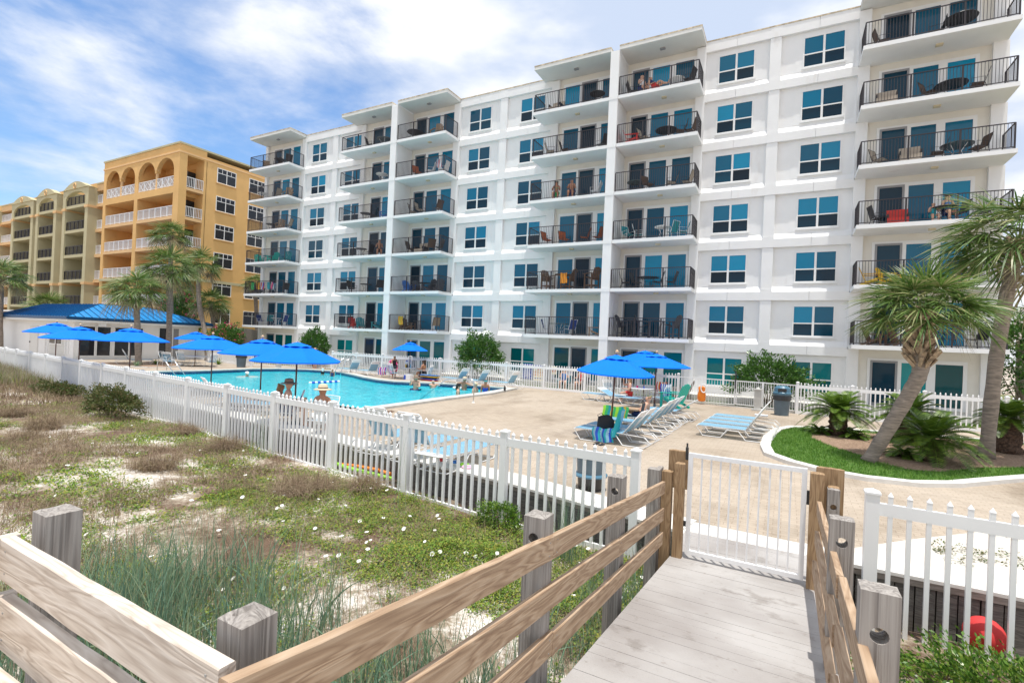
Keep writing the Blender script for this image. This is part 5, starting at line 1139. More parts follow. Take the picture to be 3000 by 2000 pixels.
def person(label, loc, rz, pelvis=.92, lean=(0, 0), thighs=((0, 0, -1), (0, 0, -1)), shins=((0, .02, -1), (0, .02, -1)), ua=((-.15, 0, -1), (.15, 0, -1)), fa=((-.05, -.2, -1), (.05, -.2, -1)),
           s=1, sk='skin', hair='hair', longhair=False, hat=None, top=None, shorts=None, fat=1, headdir=(0, -1, 0), skirt=None, glasses=False):
    """local frame: faces -y, x to the figure's left"""
    t = thing('person', label, 'person', loc, rz); t.scale = (s, s, s); J = {}; E = []
    P = V3((0, 0, pelvis)); d = V3((lean[0], lean[1], 1)).normalized()
    J['pel'] = (*P, .115*fat); w = P+d*.16; J['wa'] = (*w, .115*fat); c = P+d*.34; J['ch'] = (*c, (.15*fat, .115*fat)); n0 = P+d*.48; J['nb'] = (*n0, .085); n1 = P+d*.555; J['nk'] = (*n1, .05)
    hd = V3((headdir[0], headdir[1], 0)).normalized(); h0 = n1+V3((0, 0, .028))+hd*.012; h1 = h0+V3((0, 0, .058)); h2 = h1+V3((0, 0, .055)); h3 = h2+V3((0, 0, .032))
    J['h0'] = (*h0, .07); J['h1'] = (*h1, (.088, .098)); J['h2'] = (*h2, (.085, .098)); J['h3'] = (*h3, .055)
    E += [('pel', 'wa'), ('wa', 'ch'), ('ch', 'nb'), ('nb', 'nk'), ('nk', 'h0'), ('h0', 'h1'), ('h1', 'h2'), ('h2', 'h3')]
    for i, sg in enumerate((-1, 1)):
        k = 'LR'[i]; hp = P+V3((sg*.09, 0, -.04)); kn = hp+pol(thighs[i], .42); an = kn+pol(shins[i], .41); toe = an+V3((0, -.15, -.05)) if abs(V3(shins[i]).normalized().z) > .5 else an+V3((0, -.03, .15))
        J['hp'+k] = (*hp, .09*fat); J['kn'+k] = (*kn, .058); J['cf'+k] = (*(kn+(an-kn)*.35), .056); J['an'+k] = (*an, .036); J['to'+k] = (*toe, .03)
        E += [('pel', 'hp'+k), ('hp'+k, 'kn'+k), ('kn'+k, 'cf'+k), ('cf'+k, 'an'+k), ('an'+k, 'to'+k)]
        sh = n0+V3((sg*.17, 0, -.02)); el = sh+pol(ua[i], .28); wr = el+pol(fa[i], .25); f = V3(fa[i]).normalized(); pm = wr+f*.055
        J['sh'+k] = (*sh, .058*fat); J['el'+k] = (*el, .042); J['wr'+k] = (*wr, .028); J['pm'+k] = (*pm, .03)
        E += [('nb', 'sh'+k), ('sh'+k, 'el'+k), ('el'+k, 'wr'+k), ('wr'+k, 'pm'+k)]
        sd_ = f.orthogonal().normalized(); nr = f.cross(sd_)
        for q in range(4):
            b0 = pm+sd_*(.03*(q-1.5)*.75)+f*.035; b1 = b0+(f+nr*.25)*(.045 if q in (1, 2) else .036); J['f%d%s' % (q, k)] = (*b0, .010); J['g%d%s' % (q, k)] = (*b1, .008); E += [('pm'+k, 'f%d%s' % (q, k)), ('f%d%s' % (q, k), 'g%d%s' % (q, k))]
        tb = wr+f*.03+sd_*.04; J['th'+k] = (*tb, .010); J['tt'+k] = (*(tb+f*.035), .009); E += [('wr'+k, 'th'+k), ('th'+k, 'tt'+k)]
    skinbody('body', J, E, M[sk], t)
    # face
    ey = h1+V3((0, 0, .012)); sx = V3((-hd.y, hd.x, 0)); m = MB(); q = ey+hd*.108
    m.add([q+V3((0, 0, .02)), q-sx*.012+V3((0, 0, -.025)), q+sx*.012+V3((0, 0, -.025)), q+hd*.02+V3((0, 0, -.02))], [(0, 1, 3), (0, 3, 2), (1, 2, 3)]); m.build('nose', M[sk], t)
    m = MB()
    for g in (-1, 1): e = ey+hd*.100+sx*(.036*g)+V3((0, 0, .012)); m.add([e+sx*.012, e+V3((0, 0, .007)), e-sx*.012, e-V3((0, 0, .007)), e+hd*.008], [(0, 1, 4), (1, 2, 4), (2, 3, 4), (3, 0, 4)])
    if glasses: a = ey+hd*.11+V3((0, 0, .012)); m.bar(a-sx*.085, a+sx*.085, .03, .035)
    m.build('sunglasses' if glasses else 'eyes', M['black'], t)
    if hair:
        Jh = {'a': (*(h1-hd*.03+V3((0, 0, .02))), .09), 'b': (*(h2-hd*.014+V3((0, 0, .01))), (.093, .102)), 'c': (*(h3+V3((0, 0, .008))), .06)}; Eh = [('a', 'b'), ('b', 'c')]
        if longhair: Jh['d'] = (*(n1-hd*.06+V3((0, 0, .0))), .07); Jh['e'] = (*(n0-hd*.09-V3((0, 0, .03))), .05); Eh += [('a', 'd'), ('d', 'e')]
        skinbody('hair', Jh, Eh, M[hair], t)
    def sub_(name, ks, m_, grow):
        Jc = {}
        for k in ks:
            v = J[k]; r = v[3]; Jc[k] = (*v[:3], tuple(a+grow for a in r) if isinstance(r, tuple) else r+grow)
        skinbody(name, Jc, [e for e in E if e[0] in Jc and e[1] in Jc], M[m_], t)
    if top:
        nm, m_ = top
        if nm == 'shirt': sub_('shirt', ['wa', 'pel', 'ch', 'nb', 'shL', 'shR'], m_, .016)
        if nm == 'bikini': sub_('bikini_top', ['ch'], m_, .012) if False else skinbody('bikini_top', {'a': (*(c-d*.03), (.155*fat, .12*fat)), 'b': (*(c+d*.04), (.155*fat, .12*fat))}, [('a', 'b')], M[m_], t)
        if nm == 'suit': sub_('swimsuit', ['wa', 'pel', 'ch'], m_, .012)
    if shorts:
        for k in 'LR':
            a = V3(J['hp'+k][:3]); b = V3(J['kn'+k][:3]); J['md'+k] = (*(a+(b-a)*.6), .078*fat)
        Jc = {x: J[x] for x in ('pel', 'hpL', 'mdL', 'hpR', 'mdR')}; Jc = {x: (*v[:3], (v[3] if not isinstance(v[3], tuple) else v[3][0])+.016) for x, v in Jc.items()}
        skinbody('swim_shorts', Jc, [('pel', 'hpL'), ('hpL', 'mdL'), ('pel', 'hpR'), ('hpR', 'mdR')], M[shorts], t)
    if hat:
        kind, m_ = hat; m = MB(); cz = h2.z+.02
        if kind == 'brim': m.lathe([(.23, -.03), (.235, -.02), (.17, .0), (.125, .005), (.12, .07), (.10, .11), (.03, .125)], (h2.x, h2.y, cz), 20)
        elif kind == 'cap': m.lathe([(.122, -.02), (.12, .03), (.09, .08), (.02, .10)], (h2.x, h2.y, cz), 16); q = h2+hd*.09; m.add([q+sx*.07+V3((0, 0, .01)), q-sx*.07+V3((0, 0, .01)), q-sx*.05+hd*.09-V3((0, 0, .01)), q+sx*.05+hd*.09-V3((0, 0, .01))], [(0, 1, 2, 3)])
        elif kind == 'visor': m.lathe([(.118, .0), (.12, .035)], (h2.x, h2.y, cz-.02), 16, cap=False); q = h2+hd*.09; m.add([q+sx*.08, q-sx*.08, q-sx*.06+hd*.1-V3((0, 0, .02)), q+sx*.06+hd*.1-V3((0, 0, .02))], [(0, 1, 2, 3)])
        m.build('hat', M[m_], t, smooth=True)
        if kind == 'brim': m = MB(); m.lathe([(.128, .008), (.124, .035)], (h2.x, h2.y, cz), 20, cap=False); m.build('hat_band', M['brown'], t)
    return t
SIT = dict(pelvis=.50, thighs=((-.12, -1, .02), (.12, -1, .02)), shins=((0, .0, -1), (0, .0, -1)), ua=((-.25, -.2, -1), (.25, -.2, -1)), fa=((.1, -1, .1), (-.1, -1, .1)))
REC = dict(pelvis=.46, lean=(0, .75), thighs=((-.1, -1, .45), (.1, -1, .3)), shins=((0, -.8, -.6), (0, -1, -.3)), ua=((-.2, -.1, -1), (.2, -.1, -1)), fa=((.2, -1, .2), (-.2, -1, .2)))
def wade(label, p, rz, depth, **k): return person(label, (p.x, p.y, -.13-depth), rz, **k)
# near fence group
person('man in a wide brown hat and sunglasses, bare chested behind the fence', (*atz(663, 882, 1.17).xy, .0), 2.4, **{**SIT, 'pelvis': .5}, hat=('brim', 'felt'), glasses=True, fat=1.15, shorts='navy', s=1.0, sk='skin', headdir=(.5, -1, 0))
person('woman with light brown hair seated just before the brown hat man', (*atz(645, 891, 1.0).xy, .0), 2.6, **SIT, hair='blond', longhair=True, top=('shirt', 'black'), shorts='black', s=.88, sk='skin2')
person('person in a straw hat seen from behind through the pickets', (*atz(741, 896, 1.17).xy, .0), 3.5, **SIT, hat=('brim', 'straw'), sk='skin2', top=('shirt', 'white'), shorts='white', s=1.0)
poolchair('patio chair holding the person in the straw hat', (*atz(741, 896, 1.17).xy, 0), 1.9); poolchair('patio chair holding the brown hat man', (*atz(663, 882, 1.17).xy, 0), .9)
# in the pool
wade('man in a brown hat standing chest deep with a drink', Vector((-17.6, 21.6, 0)), .3, .95, hat=('brim', 'felt'), fat=1.35, fa=((.4, -.6, .9), (-.2, -1, .1)), ua=((-.3, -.6, -.6), (.3, -.4, -.7)), shorts='navy')
wade('bald man resting his arms on the far pool edge', Vector((-17.9, 23.5, 0)), 1.0, 1.22, hair=None, sk='skin', fat=1.2, ua=((-.4, -1, .1), (.4, -1, .1)), fa=((.3, -1, 0), (-.3, -1, 0)))
wade('man with his back turned and a straw hat at the far pool edge', Vector((-16.0, 23.9, 0)), 2.9, 1.0, hat=('brim', 'straw'), fat=1.25, sk='skin2', ua=((-1, .1, -.2), (1, .1, -.2)), fa=((-.8, -.4, -.1), (.8, -.4, -.1)))
wade('person in a black cap low in the water by the handrail', Vector((-14.35, 20.9, 0)), 2.2, 1.08, hat=('cap', 'black'), top=('bikini', 'black'), longhair=True)
wade('older person in a pale cap beside the woman in blue', Vector((-14.3, 22.4, 0)), 1.5, 1.1, hat=('cap', 'straw'))
wade('woman in a blue swimsuit and aqua visor at the pool corner', Vector((-14.05, 23.0, 0)), .6, .92, hat=('visor', 'tealc'), top=('suit', 'bluec'), sk='skin2')
wade('swimmer in a white cap crossing the far left of the pool', Vector((-29.2, 19.6, 0)), 1.2, 1.42, hat=('cap', 'white'), ua=((-1, -.2, .05), (1, -.2, .05)), fa=((-1, -.3, 0), (1, -.3, 0)))
wade('child in a pale shirt on the steps beside the white ladder', Vector((-28.3, 24.6, 0)), .9, .35, s=.62, top=('shirt', 'coping') if False else ('shirt', 'white'), shorts='black', ua=((-.3, -.9, -.2), (.3, -.9, -.2)), fa=((0, -1, .2), (0, -1, .2)))
wade('dark haired child in the water at the foot of the white ladder', Vector((-26.9, 24.2, 0)), .4, .62, s=.66, sk='skin2', top=('shirt', 'navy'))
wade('swimmer whose head shows above the pickets left of centre', Vector((-16.6, 13.6, 0)), .3, 1.4, hair='hair', sk='skin2')
# on the deck
person('boy in a dark shirt standing at the far patio table', (-23.0, 25.9, 0), .9, s=.86, top=('shirt', 'black'), shorts='greych', ua=((-.2, -.3, -.9), (.2, -.3, -.9)), fa=((0, -1, .1), (0, -1, .1)), sk='skin2')
person('woman in an orange bikini seated at the far patio table', (-20.75, 26.2, 0), -1.5, **SIT, longhair=True, top=('bikini', 'orangec'), shorts='black', sk='skin2')
person('person in red shorts walking behind the umbrellas at the far left fence', (-31.5, 26.6, 0), .3, s=1.0, shorts='redc', top=('shirt', 'redc'))
person('girl with long hair at the white table, hand to her face', (-6.75, 24.6, 0), -1.1, **{**SIT, 'fa': ((.5, -.2, 1), (-.1, -1, .1)), 'ua': ((-.2, -.9, -.3), (.25, -.2, -1))}, hair='blond', longhair=True, top=('bikini', 'pink'), shorts='redc', s=.92)
person('blond boy reclining on a lounger with his legs stretched out', (-4.35, 17.15, .0), -1.62, **REC, hair='blond', shorts='navy', s=.95)
person('person in a bright blue shirt seated behind the picket fence', (*aty(1297, 850, 28.3).xy, .0), .2, **SIT, top=('shirt', 'bluepl'), shorts='navy', s=1.05)
person('person in a red shirt seated behind the fence beside the umbrella', (*aty(1336, 852, 28.3).xy, .0), -.2, **SIT, top=('shirt', 'redc'), shorts='greych', s=1.05)
adiron('teal chair under the person in the blue shirt', (*(aty(1297, 850, 28.35)).xy, 0), 1.6, M['tealsl'], s=.95); adiron('dark chair under the person in the red shirt', (*(aty(1336, 852, 28.35)).xy, 0), 1.4, M['greych'], s=.95)
# ------------------------------------------------------------------ balcony furniture
def sling(label, loc, rz, fr, sl, group=None):
    t = thing('sling_chair', label, 'chair', loc, rz, group); m = MB(); w = .27; r = .014
    for s in (-w, w):
        m.tube([(-.22, s, 0), (-.26, s, .62), (.20, s, .60), (.16, s, .40), (.30, s, 0)], r, 4); m.tube([(-.24, s, .42), (.18, s, .38), (.36, s, .98)], r, 4)
    m.tube([(.36, -w, .98), (.36, w, .98)], r, 4); m.build('frame', fr, t); m = MB()
    m.add([(-.24, -w, .43), (-.24, w, .43), (.18, w, .39), (.18, -w, .39)], [(0, 3, 2, 1)]); m.build('seat', sl, t)
    m = MB(); m.add([(.19, -w, .4), (.19, w, .4), (.355, w, .97), (.355, -w, .97)], [(0, 1, 2, 3)]); m.build('backrest', sl, t); return t
PROTO = {}
def make(kind, label, loc, rz):
    if kind in PROTO:
        src, tr = PROTO[kind]; c = copy_tree(src, None, True, tr); c.location = loc; c.rotation_euler = (0, 0, rz); c['label'] = label; c['group'] = 'furniture on the balconies'; return c
    k, *cols = kind.split('-')
    g = 'furniture on the balconies'
    if k == 'sling': o = sling(label, loc, rz, M[cols[0]], M[cols[1]], g)
    elif k == 'adi': o = adiron(label, loc, rz, M[cols[0]], group=g)
    elif k == 'bar': o = adiron(label, loc, rz, M[cols[0]], group=g, tall=True)
    elif k == 'table': o = table(label, loc, float(cols[2])/100, float(cols[3])/100, M[cols[0]], M[cols[1]], group=g)
    elif k == 'sofa':
        o = thing('lounge_seat', label, 'seat', loc, rz, g); m = MB(); m.box(-.35, .35, -.4, .4, .12, .36); m.build('seat', M[cols[0]], o); m = MB(); m.bar((.3, -.4, .6), (.3, .4, .6), .12, .5); m.build('backrest', M[cols[0]], o)
        for y in (-.38, .38): m = MB(); m.box(-.33, .33, y-.03, y+.03, 0, .55); m.build('armrest', M[cols[1]], o)
    PROTO[kind] = (o, tree_of(o)); return o
DESC = {'sling-bronzef-brown': 'brown sling chair', 'sling-bronzef-tan': 'tan sling chair', 'sling-bronzef-sand_sling': 'beige sling chair', 'sling-bronzef-orangesl': 'rust coloured chair', 'sling-alu-tealsl': 'teal chair with white frame', 'sling-alu-bluesl': 'navy chair with white frame',
        'sling-alu-strapb': 'pale blue striped chair', 'adi-teal': 'teal slatted chair', 'adi-tealsl': 'dark teal slatted chair', 'adi-redp': 'red low chair', 'adi-brownw': 'brown timber chair', 'adi-greych': 'charcoal chair', 'adi-bluepl': 'blue plastic chair', 'adi-yellowp': 'yellow slatted chair', 'adi-tan': 'tan slatted chair',
        'bar-brownw': 'tall brown timber chair', 'bar-greych': 'tall charcoal chair', 'table-glasst-bronzef-50-70': 'glass table', 'table-bronzef-bronzef-45-70': 'dark round table', 'table-trim-alu-45-70': 'white round table', 'table-bronzef-bronzef-60-70': 'large dark table', 'table-glasst-alu-60-72': 'glass table with white legs',
        'table-greych-greych-40-100': 'tall charcoal table', 'table-brownw-brownw-45-100': 'tall timber table', 'sofa-sand_sling-bronzef': 'beige lounge seat', 'sofa-redp-bronzef': 'red lounge seat', 'table-tealsl-tealsl-45-65': 'teal table', 'sling-bronzef-bronzef': 'black chair', 'sling-alu-white': 'white chair with towel'}
sb, st_, ss, so_, tl, nv, pb = 'sling-bronzef-brown', 'sling-bronzef-tan', 'sling-bronzef-sand_sling', 'sling-bronzef-orangesl', 'sling-alu-tealsl', 'sling-alu-bluesl', 'sling-alu-strapb'
bk = 'sling-bronzef-bronzef'; T1, T2, T3, T4, T5, T6 = 'table-glasst-bronzef-50-70', 'table-bronzef-bronzef-45-70', 'table-trim-alu-45-70', 'table-bronzef-bronzef-60-70', 'table-glasst-alu-60-72', 'table-greych-greych-40-100'
LAY = {0: {7: [(st_, .22), (sb, .5), (T2, .62), (bk, .82)], 6: [(T3, .2), (ss, .55), ('adi-tan', .82)], 5: [(T2, .4), ('adi-tan', .72), (ss, .9)], 4: [('adi-teal', .12), ('table-tealsl-tealsl-45-65', .36), ('adi-teal', .55), ('adi-tealsl', .88)], 3: [('adi-greych', .2), (pb, .5), (bk, .85)], 2: [(nv, .22), (tl, .52), (T3, .7), (nv, .85)]},
       1: {7: [(bk, .45), (T5, .75)], 6: [(T3, .78), (bk, .95)], 5: [(T2, .4), (bk, .62), ('adi-bluepl', .88)], 4: [(T2, .35), (bk, .5)], 3: [(bk, .2), (T2, .5), (bk, .78)], 2: [('adi-redp', .25), ('adi-tealsl', .45), ('adi-tealsl', .8)]},
       2: {7: [(T4, .2), ('adi-tan', .68)], 6: [(so_, .32), ('sling-alu-white', .62), ('sling-alu-white', .9)], 5: [(ss, .2), (ss, .42), (sb, .82)], 4: [(sb, .22), ('sofa-sand_sling-bronzef', .45), (sb, .72), (bk, .88)], 3: [('adi-bluepl', .25), ('adi-greych', .42), (T2, .56), ('adi-greych', .72), ('adi-greych', .9)], 2: [('adi-brownw', .12), ('adi-brownw', .3), (T2, .5), (st_, .85)]},
       3: {7: [('sofa-sand_sling-bronzef', .22), (bk, .68), (T2, .85)], 6: [(ss, .16), (sb, .38), (bk, .92)], 5: [('sling-alu-white', .86)], 4: [(so_, .16), (so_, .42), (so_, .75), (so_, .92)], 3: [('bar-brownw', .22), ('table-brownw-brownw-45-100', .42), ('bar-brownw', .5), ('bar-brownw', .88)], 2: [(nv, .2), (T5, .42), (nv, .58), ('adi-tan', .93)]},
       4: {7: [(bk, .08), (T3, .72), (bk, .9)], 6: [('adi-redp', .12), (ss, .28), (T4, .6), (sb, .82), (sb, .94)], 5: [(T1, .18), (sb, .38), (ss, .72), (ss, .92)], 4: [(tl, .1), (tl, .25), (T3, .62), (tl, .74), (tl, .9)], 3: [(bk, .1), (bk, .26), (T4, .42), (bk, .58), (bk, .76)], 2: [('bar-greych', .1), (T6, .26), ('bar-greych', .4), (T6, .6), ('bar-greych', .8)]},
       5: {7: [(sb, .1), (bk, .52), (T4, .68)], 6: [('sofa-sand_sling-bronzef', .15), (sb, .48), (T4, .64), (sb, .82)], 5: [(ss, .12), ('sofa-sand_sling-bronzef', .35), (sb, .56), (T5, .7), (sb, .84)], 4: [(bk, .12), ('sofa-redp-bronzef', .28), (T2, .62), (bk, .72), (bk, .9)], 3: [('adi-yellowp', .1), ('adi-yellowp', .24), (bk, .8)], 2: [('adi-brownw', .15), ('adi-brownw', .34), (T2, .62), (bk, .7), (bk, .88)]}}
ORD = {2: 'second', 3: 'third', 4: 'fourth', 5: 'fifth', 6: 'sixth', 7: 'top'}; POSN = ['leftmost', 'second from left', 'third from left', 'fourth from left', 'fifth from left']
for si, fl in LAY.items():
    nm, x0, x1 = ST[si][:3]
    for k, items in fl.items():
        for i, (kind, u) in enumerate(items):
            x = x0+.3+(x1-x0-.6)*u; y = 28.85+.25*((i*7+k) % 3)/2; rz = (PI if u < .5 else 0)+((i*37+k*13+si*7) % 10-5)*.12 if 'table' not in kind else 0
            if kind.startswith('sofa'): rz = 1.5
            pos = POSN[i] if i < len(items)-1 else 'rightmost'
            make(kind, f'{DESC[kind]}, {pos} item on the {ORD[k]} floor balcony, {nm}'.replace('left end stack', 'left end').replace('right end stack', 'right end'), (x, y, LV[k]), rz)
def bperson(label, si, k, u, y=28.9, rz=0, **kw):
    x0, x1 = ST[si][1:3]; return person(label, (x0+.3+(x1-x0-.6)*u, y, LV[k]), rz, **kw)
bperson('person in a pale shirt on the top floor balcony of the fifth stack', 4, 7, .22, rz=.9, **SIT, top=('shirt', 'white'), shorts='navy')
bperson('person lying back with a towel on the top floor, fifth stack', 4, 7, .42, rz=1.2, **REC, top=('shirt', 'navy'), shorts='redc')
bperson('woman in a green bikini seated on the fifth floor, fourth stack', 3, 5, .28, rz=.3, **SIT, longhair=True, top=('bikini', 'greenc'), shorts='greenc', sk='skin2')
bperson('bare chested man seated on the fifth floor, fourth stack', 3, 5, .52, rz=.2, **SIT, fat=1.2, shorts='navy', sk='skin2')
bperson('person leaning in a chair on the fourth floor, second stack', 1, 4, .78, rz=.8, **SIT, sk='skin2', shorts='black')
bperson('dark haired woman in blue on the fourth floor, right end balcony', 5, 4, .64, rz=.3, **SIT, longhair=True, top=('shirt', 'bluepl'), shorts='navy')
bperson('child in a turquoise top on the fourth floor, right end balcony', 5, 4, .54, rz=.1, **SIT, top=('shirt', 'tealc'), shorts='tealc', s=.75)
for si, k, u, cs, l in [(0, 3, .30, ('yellowc', 'orangec'), 'yellow towel on the third floor railing, left end'), (0, 3, .42, ('redc', 'white', 'bluec'), 'red, white and blue towel on the third floor railing, left end'), (0, 3, .70, ('navy', 'white', 'pink'), 'dark striped towel on the third floor railing, left end'), (0, 3, .60, ('tealc',), 'teal towel on the third floor railing, left end'), (2, 2, .17, ('yellowc', 'orangec', 'yellowc'), 'yellow and orange towel on the second floor railing, third stack'),
                    (2, 6, .92, ('redc', 'white', 'strapb'), 'striped towel on the sixth floor, right end of the third stack'), (0, 3, .14, ('greenc',), 'green towel on the third floor railing, left corner'), (3, 3, .5, ('orangec',), 'orange cloth on a tall chair, third floor of the fourth stack')]:
    x0, x1 = ST[si][1:3]; cloth('towel', l, (x0+.3+(x1-x0-.6)*u, 28.42, LV[k]+(1.0 if k != 6 else .95)), (.45, .62), tuple(M[c] for c in cs))
# ------------------------------------------------------------------ palms
def blades_fan(center, dirv, upv, L, n, spread, droop, wid, K=4):
    """leaflets of one fan leaf: arrays of centre lines"""
    d = np.array(dirv, float); d /= np.linalg.norm(d); u = np.array(upv, float); u -= d*u.dot(d); u /= np.linalg.norm(u); s = np.cross(d, u)
    a = np.linspace(-spread, spread, n)+rng.normal(0, .03, n); ln = L*(1-.30*np.abs(a/spread)**1.6)*(1+rng.normal(0, .05, n))
    t = np.linspace(0.04, 1, K); dirs = np.cos(a)[:, None]*d+np.sin(a)[:, None]*s+.10*rng.normal(size=(n, 1))*u
    P = np.array(center)[None, None]+dirs[:, None, :]*(ln[:, None]*t)[..., None]
    P = P+u[None, None]*(.05*L*np.sin(PI*t))[None, :, None]
    P[..., 2] -= droop*(ln[:, None]*t**2.2)*(.6+.8*rng.random((n, 1)))
    W = wid*np.array([.5, 1, .8, .04] if K == 4 else np.interp(np.linspace(0, 1, K), [0, .3, .8, 1], [.5, 1, .7, .04]))[None]*np.ones((n, 1))
    sd = np.cross(dirs, u+.7*rng.normal(size=(n, 3))*.5); sd /= np.linalg.norm(sd, axis=1, keepdims=True); return P, W, sd
def fanpalm(label, path, r0, r1, crown_r, nl=34, boots=0, ball=None, seed=0, dead=6, group=None, droop=.5, low=-.5):
    base = Vector(path[0]); t = thing('palm_tree', label, 'palm tree', tuple(base), 0, group)
    pts = [Vector(p)-base for p in path]; top = pts[-1]
    # smooth path
    P = []; n = len(pts)
    for i in range(n-1):
        for k in range(6): u = k/6; a = pts[max(i-1, 0)]; b = pts[i]; c = pts[i+1]; d = pts[min(i+2, n-1)]; P.append(.5*((2*b)+(-a+c)*u+(2*a-5*b+4*c-d)*u*u+(-a+3*b-3*c+d)*u**3))
    P.append(top); m = MB(); N = len(P); rs = [(r0*(1.25 if i == 0 else 1)+(r1-r0)*i/(N-1))*(1+.05*math.sin(i*2.1)) for i in range(N)]
    m.tube(P, rs, 12); m.build('trunk', M['barkp'], t, smooth=True)
    if boots:
        m = MB(); L = 0; idx = [i for i in range(N) if (top-P[i]).length < boots]
        for q in range(int(boots*170)):
            z = boots*random.random(); i = max(range(N), key=lambda j: -abs((top-P[j]).length-z)); c = P[i]+(P[min(i+1, N-1)]-P[i])*random.random(); a = random.random()*2*PI
            rr = r1*1.0; o_ = Vector((math.cos(a), math.sin(a), 0)); e_ = (.13+.12*random.random())*(r1/.16)*min(1.4, .75+.5*z/max(.3, boots)); tw = Vector((-o_.y, o_.x, 0))*random.uniform(-.7, .7)
            m.bar(c+o_*rr*.6, c+o_*(rr+e_*.5)+Vector((0, 0, e_*1.2))+tw*e_, .075, .03, (o_.x, o_.y, .2))
        m.build('leaf_boots', M['boot'], t)
    VV, FF, n0 = [], [], 0; VD, FD, nd = [], [], 0; pet = MB(); np.random.seed(seed)
    for i in range(nl):
        ph = i*2.399963+random.uniform(-.2, .2); u = (i+.5)/nl; el = math.asin(max(-.98, min(.98, 1-(1-low)*u)))+random.uniform(-.1, .1)
        d = Vector((math.cos(ph)*math.cos(el), math.sin(ph)*math.cos(el), math.sin(el))); pl = crown_r*random.uniform(.40, .54); fl = crown_r*random.uniform(.44, .54)
        c0 = top+Vector((0, 0, .0)); mid = c0+d*pl*.5+Vector((0, 0, .06*crown_r)); c1 = c0+d*pl; c1.z -= .04*crown_r
        pet.tube([c0, mid, c1], [.016, .012, .008], 4, cap=False)
        d2 = (c1-mid).normalized(); d2.z -= .15; upv = Vector((0, 0, 1))+Vector((random.uniform(-.4, .4), random.uniform(-.4, .4), 0)); 
        if abs(d2.normalized().z) > .9: upv = Vector((math.cos(ph), math.sin(ph), .1))
        old = i > nl-dead
        Pn, Wn, Sn = blades_fan(c1, d2, upv, fl, 42, 2.0, droop*.30*(3.2 if old else random.uniform(.6, 1.5)), crown_r*.0078+.003)
        v, f = strips(Pn, Wn, Sn)
        if old: VD.append(v); FD.append(f+nd); nd += len(v)
        else: VV.append(v); FF.append(f+n0); n0 += len(v)
    cr_ = fastmesh('crown', np.vstack(VV), np.vstack(FF), M['palml'], t)
    if VD: fastmesh('dead_fronds', np.vstack(VD), np.vstack(FD), M['palmdry'], cr_)
    pet.build('leaf_stalks', M['palml'], cr_); return t
def pY(x, y, Y): return tuple(aty(x, y, Y))
fanpalm('leaning palm with a bent pale trunk in the planted island', [(1.87, 15.5, .03), pY(2040, 985, 15.55), pY(2090, 900, 15.6), pY(2114, 850, 15.65), pY(2112, 790, 15.7), pY(2118, 728, 15.7)], .155, .18, 1.85, nl=38, boots=1.35, seed=1, dead=2, low=-.05, droop=.4)
fanpalm('tallest palm at the right edge, its crown high before the white building', [(4.84, 18.35, .03), pY(2285, 850, 18.4), pY(2308, 700, 18.4), pY(2330, 600, 18.4), pY(2342, 560, 18.4)], .165, .15, 2.45, nl=38, boots=.6, seed=2, dead=4, low=-.45, droop=.45)
def farpalm(label, bx, by, Y, pts, cr, **k):
    b = pY(bx, by, Y); b = (b[0], b[1], 0.0); return fanpalm(label, [b]+[pY(x, y, Y) for x, y in pts], .2, .17, cr, group='palms beside the clubhouse', **k)
G = 'palms beside the clubhouse'
farpalm('palm with a shaggy trunk before the clubhouse, left of the big palm', 318, 835, 18.3, [(316, 760), (313, 700), (311, 672)], 2.35, nl=32, boots=1.5, seed=3, low=-.5)
farpalm('big palm with a straight trunk in front of the clubhouse', 386, 835, 20.9, [(389, 740), (388, 660), (388, 622)], 2.5, nl=36, boots=1.1, seed=4, low=-.55)
farpalm('palm crown rising highest behind the big clubhouse palm', 395, 850, 26, [(393, 700), (392, 600), (391, 545)], 2.3, nl=30, boots=.3, seed=5, low=-.3)
farpalm('slim palm with a curved trunk at the right end of the clubhouse', 476, 838, 26, [(472, 770), (458, 700), (456, 640), (459, 612)], 2.2, nl=30, boots=.6, seed=6, low=-.5)
farpalm('low dark palm behind the curved trunk, right of the clubhouse', 492, 838, 28, [(490, 760), (488, 715), (484, 700)], 2.3, nl=28, boots=1.4, seed=7, low=-.4)
farpalm('palm crown hidden behind the big clubhouse trunk', 415, 838, 29, [(414, 740), (412, 700), (411, 685)], 2.2, nl=26, boots=1.4, seed=8, low=-.4)
farpalm('slim palm standing close to the left end of the white building', 592, 830, 31.5, [(590, 750), (588, 700), (586, 655)], 1.6, nl=24, boots=1.2, seed=9, low=-.4)
farpalm('palm crown cut by the left edge of the photo', 2, 800, 16.5, [(0, 740), (2, 680), (2, 640)], 2.6, nl=30, boots=.6, seed=10, low=-.5)
farpalm('low palm crown showing above the clubhouse roof on the left', 112, 800, 24.5, [(112, 760), (112, 730), (112, 712)], 2.9, nl=28, boots=.0, seed=11, low=0)
farpalm('small palm to the right of the white building', 2345, 900, 34, [(2346, 800), (2347, 740)], 1.7, nl=24, boots=.3, seed=12, low=-.6)
